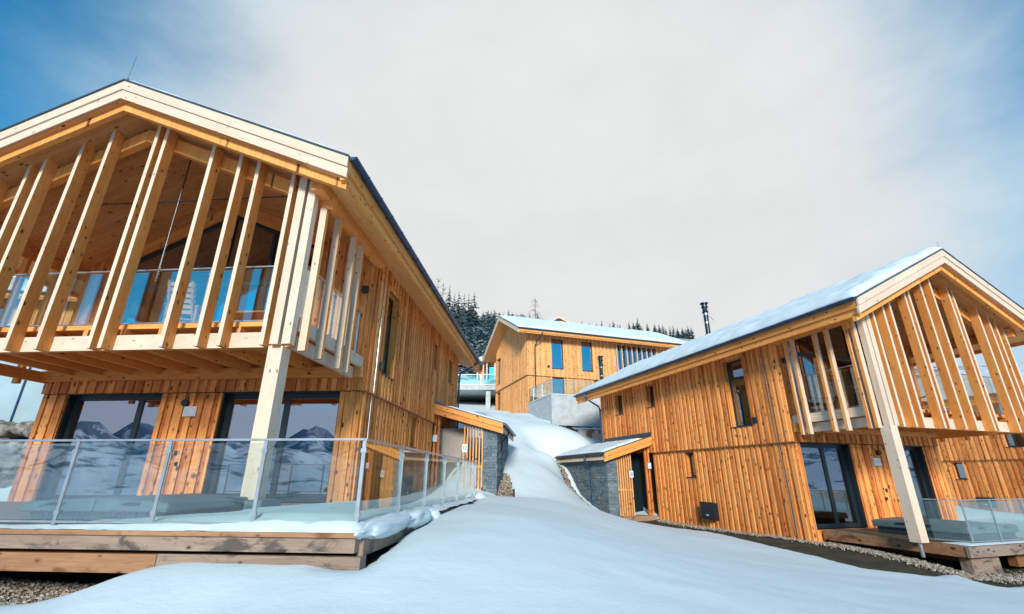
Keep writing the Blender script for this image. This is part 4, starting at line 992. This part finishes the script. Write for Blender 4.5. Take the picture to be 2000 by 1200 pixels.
m, t, out = mat('mixed_gravel'); rd_ = N(t, 'ShaderNodeAttribute', attribute_name='rnd').outputs['Fac']
rp = N(t, 'ShaderNodeValToRGB'); t.links.new(rd_, rp.inputs[0]); cr = rp.color_ramp
cr.elements[0].color = (.07, .055, .045, 1); cr.elements[1].color = (.50, .47, .43, 1)
for p_, c_ in ((.3, (.22, .15, .09, 1)), (.6, (.26, .23, .20, 1)), (.8, (.40, .33, .25, 1))): e = cr.elements.new(p_); e.color = c_
pbsdf(t, out, Base_Color=rp.outputs[0], Roughness=.85); M_PEBR = m
def fA(rg): p = FA.w(rg.uniform(-7.5, -2.6), rg.uniform(-.6, 1.3), 0); return p.x, p.y
pebbles('gravel', 'brown gravel under the front edge of the left deck', fA, 9000, .012, .03, 1)
def fP(rg): a = rg.random(); p = FA.w(.08+rg.uniform(0, .75)*(1-a*.6), 13.5+3.2*a, 0); return p.x, p.y
pebbles('gravel', 'gravel at the foot of the left porch stone wall', fP, 1500, .015, .04, 2)
def fB(rg):
    k = rg.random()
    if k < .5: y = rg.uniform(5.2, 13.5); p = FB.w(2.62-abs(rg.gauss(0, .16)), y, 0)
    elif k < .85: y = rg.uniform(1.2, 5.4); p = FB.w(2.75-.35*(5.4-y)*.18+rg.gauss(0, .2), y, 0)
    else: p = FB.w(rg.uniform(2.6, 6), 1.35+rg.gauss(0, .18), 0)
    return p.x, p.y
pebbles('gravel', 'pale gravel strip along the base of the right chalet', fB, 9000, .012, .03, 3)
def fC(rg): p = FB.w(-.2-abs(rg.gauss(0, .2)), rg.uniform(13.9, 19), 0); return p.x, p.y
pebbles('gravel', 'gravel bank below the right porch stone wall', fC, 1500, .02, .06, 4)

# snow lying on the decks
def deck_snow(name, label, F_, poly, hfun, z0, step=.07):
    P = np.array(poly); x0, y0 = P.min(0); x1, y1 = P.max(0)
    xs_ = np.arange(x0-.1, x1+.1, step); ys_ = np.arange(y0-.1, y1+.1, step); X, Y = np.meshgrid(xs_, ys_); q = np.stack([X.ravel(), Y.ravel()], 1)
    sd_ = -sdist(q, poly)+.05*fnoise(q, 2.3, 8)+.03*fnoise(q, 6, 9)
    z = z0+hfun(q)*np.sqrt(np.clip(sd_/.3, 0, 1))+.012*fnoise(q, 2, 1)
    z = np.where(sd_ < .0, z0+.002, z)
    I = np.arange(len(q)).reshape(len(ys_), len(xs_)); F4 = np.stack([I[:-1, :-1], I[:-1, 1:], I[1:, 1:], I[1:, :-1]], -1).reshape(-1, 4); F4 = F4[sd_[F4].max(1) > 0]
    me = bpy.data.meshes.new(name); me.from_pydata(np.column_stack([q, z]).tolist(), [], F4.tolist()); me.materials.append(M_SNOW); me.polygons.foreach_set('use_smooth', [True]*len(me.polygons))
    bm = bmesh.new(); bm.from_mesh(me); bmesh.ops.delete(bm, geom=[v for v in bm.verts if not v.link_faces], context='VERTS'); bm.to_mesh(me); bm.free()
    o = bpy.data.objects.new(name, me); COL.objects.link(o); o.location = F_.o; o.rotation_euler = (0, 0, -F_.yaw); return tag(o, label, 'snow', kind='stuff')
deck_snow('deck_snow', 'snow drift along the front and side of the left deck', FA, [(-5.0, .05), (.06, .0), (.07, 9.3), (-2.3, 9.3), (-2.2, 5.), (-2.45, 3.6), (-2.7, 2.6), (-2.6, 1.2), (-3.4, .62), (-4.9, .42)],
          lambda q: .05+.17*np.clip((q[:, 0]+4.2)/3.2, 0, 1)*(.45+.55*np.clip(1-abs(q[:, 1]-1.8)/4., 0, 1)), .004)
deck_snow('deck_snow', 'snow on the front of the right chalet deck', FB, [(3.1, 1.62), (11.4, 1.62), (11.4, 5.4), (9.6, 5.4), (7.2, 4.2), (6.5, 1.98), (3.9, 1.95), (3.2, 2.2)], lambda q: .05+.16*np.clip((q[:, 0]-5.5)/2, 0, 1), .004)
# lumps of snow slumping over the side beam
def lump(label, F_, x, y, z, s, seed):
    bm = bmesh.new(); bmesh.ops.create_icosphere(bm, subdivisions=4, radius=1)
    for v in bm.verts:
        n = 1+.28*noise.noise(v.co*1.6+Vector((seed, 0, 0)))+.12*noise.noise(v.co*4+Vector((0, seed, 0))); v.co = Vector((v.co.x*s[0]*n, v.co.y*s[1]*n, v.co.z*s[2]*n))
    me = bpy.data.meshes.new('snow_lump'); bm.to_mesh(me); bm.free(); me.materials.append(M_SNOW); me.polygons.foreach_set('use_smooth', [True]*len(me.polygons))
    o = bpy.data.objects.new('snow_lump', me); COL.objects.link(o); o.location = F_.w(x, y, z); o.rotation_euler = (0, 0, -F_.yaw); return tag(o, label, 'snow lump', 'snow slumping over the edge of the left deck')
lump('long lump of snow sagging over the deck side beam next to the corner post', FA, .03, 1.0, -.02, (.13, .95, .13), 1)
lump('rounded snow lump over the deck side beam by the second side post', FA, .05, 2.5, -.03, (.14, .7, .14), 5)
lump('small ball of snow hanging at the deck side by the third post', FA, .10, 3.35, -.10, (.15, .22, .17), 9)
lump('small snow heap at the far end of the left deck', FA, .05, 9.35, .0, (.25, .35, .17), 12)

# boulders behind the left deck
bwall = tag(empty('boulder_wall', FA.w(-16, 8.2, -.5), YA), 'dry retaining wall of big grey boulders at the left edge', 'boulder wall')
rg = random.Random(5)
for row in range(5):
    x = -5+rg.uniform(0, .4)
    while x < 4.4:
        r = rg.uniform(.34, .6); bm = bmesh.new(); bmesh.ops.create_icosphere(bm, subdivisions=3, radius=1); sd0 = rg.uniform(0, 90)
        sx, sy, sz = r*rg.uniform(1, 1.35), r, r*rg.uniform(.62, .85)
        for v in bm.verts:
            n = 1+.35*noise.noise(v.co*1.1+Vector((sd0, 0, 0)))+.1*noise.noise(v.co*3.3+Vector((sd0, 4, 0))); v.co = Vector((v.co.x*sx*n, v.co.y*sy*n, v.co.z*sz*n))
        me = bpy.data.meshes.new('boulder'); bm.to_mesh(me); bm.free(); me.materials.append(M_BOULD); me.polygons.foreach_set('use_smooth', [True]*len(me.polygons))
        o = bpy.data.objects.new('boulder', me); COL.objects.link(o); o.parent = bwall; o.location = (x+r, row*.25, .25+row*.58+rg.uniform(-.08, .08)); x += r*1.75

# ------------------------------------------------------------------ slopes and mountains
def polar(name, rs, azs, hf, mat_, kind='structure'):
    V = []; Fs = []
    for r in rs:
        for a in azs: V.append((r*math.sin(a), r*math.cos(a), hf(r, math.degrees(a))))
    n = len(azs)
    for i in range(len(rs)-1):
        for j in range(n-1): Fs.append((i*n+j, i*n+j+1, (i+1)*n+j+1, (i+1)*n+j))
    me = bpy.data.meshes.new(name); me.from_pydata(V, [], Fs); me.materials.append(mat_); me.polygons.foreach_set('use_smooth', [True]*len(me.polygons))
    o = bpy.data.objects.new(name, me); COL.objects.link(o); return tag(o, kind=kind)
AZR = [(-60, .42), (-20, .40), (-9, .345), (-5, .318), (-1, .315), (3, .305), (8, .306), (14, .300), (20, .283), (25, .262), (32, .19), (45, .16), (70, .1)]
def ridge_tan(az):
    for (a, v), (b, w_) in zip(AZR[:-1], AZR[1:]):
        if az <= b: return v+(w_-v)*max(0, (az-a))/(b-a)
    return AZR[-1][1]
def hill_h(r, az):
    k = ridge_tan(az); R1 = 200
    if r < 60: tn = .13+(.02)*(r-45)/15
    elif r <= R1: tn = .15+(k-.15)*((r-60)/(R1-60))**.55
    else: tn = k*R1/r-.1*(r-R1)/r
    h = r*tn; h += 2.0*noise.noise(Vector((r*.03, az*.12, 1)))*min(1, max(0, (r-70)/60))
    return h-(1.2 if r < 62 else 0)
hill = polar('hillside', [52, 58, 64, 72, 80, 90, 100, 112, 125, 138, 150, 162, 175, 188, 200, 215, 240], [R(a) for a in range(-75, 80)], hill_h, M_HILL)
def back_h(r, az):
    a = az
    ns = lambda s, sd: noise.noise(Vector((r*s*math.sin(R(a)), r*s*math.cos(R(a)), sd)))
    if r < 30: return -2.6-.05*(r-8)
    base = -4-70*min(1, (r-30)/500)
    m_ = max(0, (r-900)/1500)
    peak = 215+130*ns(.0016, 1)+150*abs(ns(.0035, 2))+60*ns(.009, 6)
    h = base+min(1, m_)**1.3*peak+(18*ns(.01, 3) if r > 150 else 1.0*ns(.05, 3))
    if r > 2600: h -= (r-2600)*.12
    return h
polar('valley_and_mountains', [8, 14, 22, 30, 45, 70, 110, 160, 230, 320, 430, 560, 700, 850, 1000, 1150, 1300, 1450, 1600, 1750, 1900, 2050, 2200, 2350, 2500, 2700, 3000], [R(a) for a in np.arange(78, 282, 1.25)], back_h, M_MOUNT)
polar('far_ground', [40, 60, 120, 400, 900], [R(a) for a in range(55, 90, 5)], lambda r, a: -1.5-.03*r, M_SNOW)
polar('far_ground', [40, 60, 120, 400, 900], [R(a) for a in range(270, 306, 5)], lambda r, a: -1.5-.03*r, M_SNOW)

# ------------------------------------------------------------------ trees
def needle_mesh(h, r, seed, whorls=15, br=8, snow=.3, sparse=.0):
    rg = random.Random(seed); V = []; Fs = []; mi = []
    for k in range(whorls):
        f = (k+.6)/whorls; z = h*(.06+.92*f); L = r*(1-f)**.85*rg.uniform(.8, 1.15)+.12
        for j in range(max(4, int(br*(1-f*.45)))):
            if rg.random() < sparse: continue
            a = rg.uniform(0, 6.283); dr = -.30*L*rg.uniform(.6, 1.3); l = L*rg.uniform(.65, 1.1); nseg = 3
            ca, sa = math.cos(a), math.sin(a); zz = z+rg.uniform(-.2, .2)*h/whorls
            for s in range(nseg):
                r0, r1_ = l*s/nseg, l*(s+1)/nseg; w_ = l*.30*(1-s/nseg*.6)*rg.uniform(.8, 1.2)
                z0 = zz+dr*(s/nseg)**1.4; z1 = zz+dr*((s+1)/nseg)**1.4
                b = len(V); sg = rg.uniform(-.12, .12)*l
                V += [(ca*r0, sa*r0, z0), (ca*r1_-sa*w_, sa*r1_+ca*w_, z1-.12*w_-.05*l), (ca*(r1_+.1*l), sa*(r1_+.1*l), z1+sg*.3), (ca*r1_+sa*w_, sa*r1_-ca*w_, z1-.12*w_-.05*l)]
                Fs.append((b, b+1, b+2, b+3)); mi.append(1 if rg.random() < snow*.4 else 0)
                # hanging spray under the branch
                b = len(V); V += [(ca*r0, sa*r0, z0), (ca*r1_, sa*r1_, z1), (ca*r1_*.96, sa*r1_*.96, z1-.28*l*rg.uniform(.5, 1)), (ca*r0, sa*r0, z0-.22*l*rg.uniform(.4, 1))]
                Fs.append((b, b+1, b+2, b+3)); mi.append(1 if rg.random() < snow*.12 else 0)
                if rg.random() < snow:
                    b = len(V); q = .05*l; V += [(ca*r0, sa*r0, z0+q), (ca*r1_-sa*w_*.5, sa*r1_+ca*w_*.5, z1+q*.6), (ca*r1_, sa*r1_, z1+q*.6), (ca*r1_+sa*w_*.5, sa*r1_-ca*w_*.5, z1+q*.6)]
                    Fs.append((b, b+1, b+2, b+3)); mi.append(2)
    return V, Fs, mi
def mesh_of(name, V, Fs, mi, mats):
    me = bpy.data.meshes.new(name); me.from_pydata(V, [], Fs)
    for m_ in mats: me.materials.append(m_)
    me.polygons.foreach_set('material_index', mi); return me
def trunk_mesh(h, r):
    b = MB(); b.tube([(0, 0, -1), (0, 0, h*.5), (0, 0, h)], [r, r*.55, .02], 7); o = b.build('trunk', M_BARK); me = o.data; bpy.data.objects.remove(o); return me
PROTO = []
for i, (h, r, sn, sp) in enumerate(((15, 3.3, .25, 0), (13, 3.0, .4, .1), (16, 2.9, .15, .05), (11, 3.0, .5, 0), (14, 2.7, .3, .2))):
    V, Fs, mi = needle_mesh(h, r, i+3, 22, 11, sn, sp); PROTO.append((mesh_of('crown', V, Fs, mi, [M_NEEDLE, M_FROST, M_SNOW]), trunk_mesh(h, .22)))
def place_tree(k, x, y, z, s, rot, label, group, name='spruce_tree'):
    t_ = tag(empty(name, (x, y, z)), label, 'tree', group); t_.scale = (s, s, s); t_.rotation_euler = (0, 0, rot)
    for nm, me in (('crown', PROTO[k][0]), ('trunk', PROTO[k][1])):
        o = bpy.data.objects.new(nm, me); COL.objects.link(o); o.parent = t_
    return t_
def at(px, py, dist):
    d = ray(px, py); k = dist/math.hypot(d.x, d.y); return d*k
def tree_px(k, px, ytop, dist, label, group, h=None, s=1.):
    p = at(px, ytop, dist); az = math.degrees(math.atan2(p.x, p.y)); g = hill_h(dist, az); H = (15, 13, 16, 11, 14)[k]
    sc_ = max(.15, (p.z-g)/H); return place_tree(k, p.x, p.y, g, sc_, px*.7, label, group)
ORD = ['first', 'second', 'third', 'fourth', 'fifth', 'sixth', 'seventh', 'eighth', 'ninth', 'tenth', 'eleventh', 'twelfth', 'thirteenth', 'fourteenth', 'fifteenth', 'sixteenth', 'seventeenth', 'eighteenth', 'nineteenth', 'twentieth']
ORD += ['twenty-'+o_ for o_ in ORD[:9]]+['thirtieth']+['thirty-'+o_ for o_ in ORD[:9]]+['fortieth']+['forty-'+o_ for o_ in ORD[:9]]
nA = nB = 0
rg = random.Random(11)
BIG = [(879, 556, 118, 2), (889, 572, 124, 4), (897, 568, 118, 0), (907, 574, 126, 1), (916, 572, 119, 2), (927, 570, 120, 0), (872, 580, 122, 1), (902, 585, 112, 4), (921, 583, 113, 2), (884, 590, 112, 0)]
for i, (px, py, d, k) in enumerate(BIG):
    tree_px(k, px, py, d, 'tall dark spruce, %s from the left in the group above the left chalet eave' % ORD[sorted(b_[0] for b_ in BIG).index(px)], 'tall dark spruces above the left chalet eave')
xs_ = 944
while xs_ < 1060:
    tree_px(rg.randrange(5), xs_, 600+rg.uniform(-3, 9)+(xs_-944)*.12, rg.uniform(186, 200), '%s spruce from the left on the skyline left of the middle chalet ridge' % ORD[nA], 'spruces along the skyline'); nA += 1; xs_ += rg.uniform(5, 11)
while xs_ < 1350:
    base = 936-1; k_ = ridge_tan(math.degrees(math.atan2(at(xs_, 640, 200).x, at(xs_, 640, 200).y)))
    if rg.random() < .9:
        a0 = math.atan2(at(xs_, 640, 200).x, at(xs_, 640, 200).y); g = hill_h(196, math.degrees(a0)); H = rg.uniform(3.2, 7.2)
        place_tree(rg.randrange(5), 196*math.sin(a0), 196*math.cos(a0), g, H/13, xs_, 'small skyline spruce over the middle chalet roof, %s from the left' % ORD[nB], 'small spruces on the skyline over the roofs'); nB += 1
    xs_ += rg.uniform(4.5, 9)
# the snowy wood below: one mass
V = []; Fs = []; mi = []
tmpl = [needle_mesh(1, .17, 50+i, 9, 6, .75, .1) for i in range(4)]
for i in range(620):
    a = R(rg.uniform(-12.5, 3.)); d = rg.uniform(78, 182); h = rg.uniform(5.5, 9.5); z = hill_h(d, math.degrees(a)); x, y = d*math.sin(a), d*math.cos(a)
    v, f, q = tmpl[i % 4]; b = len(V); th = rg.uniform(0, 6.28); c, s = math.cos(th), math.sin(th)
    V += [(x+(p[0]*c-p[1]*s)*h*1.15, y+(p[0]*s+p[1]*c)*h*1.15, z+p[2]*h-.3) for p in v]; Fs += [tuple(b+j for j in t_) for t_ in f]; mi += q if i % 3 else [1 if w_ == 0 else w_ for w_ in q]
me = mesh_of('forest', V, Fs, mi, [M_NEEDLE, M_FROST, M_SNOW]); o = bpy.data.objects.new('forest', me); COL.objects.link(o); tag(o, 'dense frosted wood on the slope behind the chalets', 'forest', kind='stuff')
# bare trees
def bare_tree(px, ytop, dist, label, wid, seed, droop=.0):
    rg = random.Random(seed); p = at(px, ytop, dist); g = hill_h(dist, math.degrees(math.atan2(p.x, p.y))); h = p.z-g
    root = tag(empty('bare_tree', (p.x, p.y, g)), label, 'tree')
    b = MB(); b.tube([(0, 0, -1), (0, 0, h*.5), (.1, 0, h)], [.24, .14, .03], 6); b.build('trunk', M_TWIG, root)
    b = MB()
    for k in range(46):
        z = h*rg.uniform(.18, .97); a = rg.uniform(0, 6.28); L = wid*(1.05-z/h)**.6*rg.uniform(.5, 1.); pt = []
        for s in range(5):
            f = s/4; pt.append((math.cos(a)*L*f, math.sin(a)*L*f, z+L*(.35*f-droop*f*f)))
        b.tube(pt, [.07, .06, .045, .035, .02], 4, cap=False)
        for s in range(5):
            q = Vector(pt[rg.randrange(1, 5)]); e = q+Vector((rg.uniform(-1, 1), rg.uniform(-1, 1), rg.uniform(-.6, .9)))*L*.22; b.tube([q, e], [.035, .015], 3, cap=False)
    b.build('branches', M_TWIG, root); return root
bare_tree(1045, 579, 150, 'bare larch standing alone on the skyline above the middle chalet', 4.6, 4, .75)
bare_tree(856, 541, 112, 'bare leafless tree just beside the left chalet gutter', 4.4, 5, .1)
bare_tree(866, 552, 116, 'lower bare leafless tree between the gutter and the dark spruces', 3.6, 8, .0)
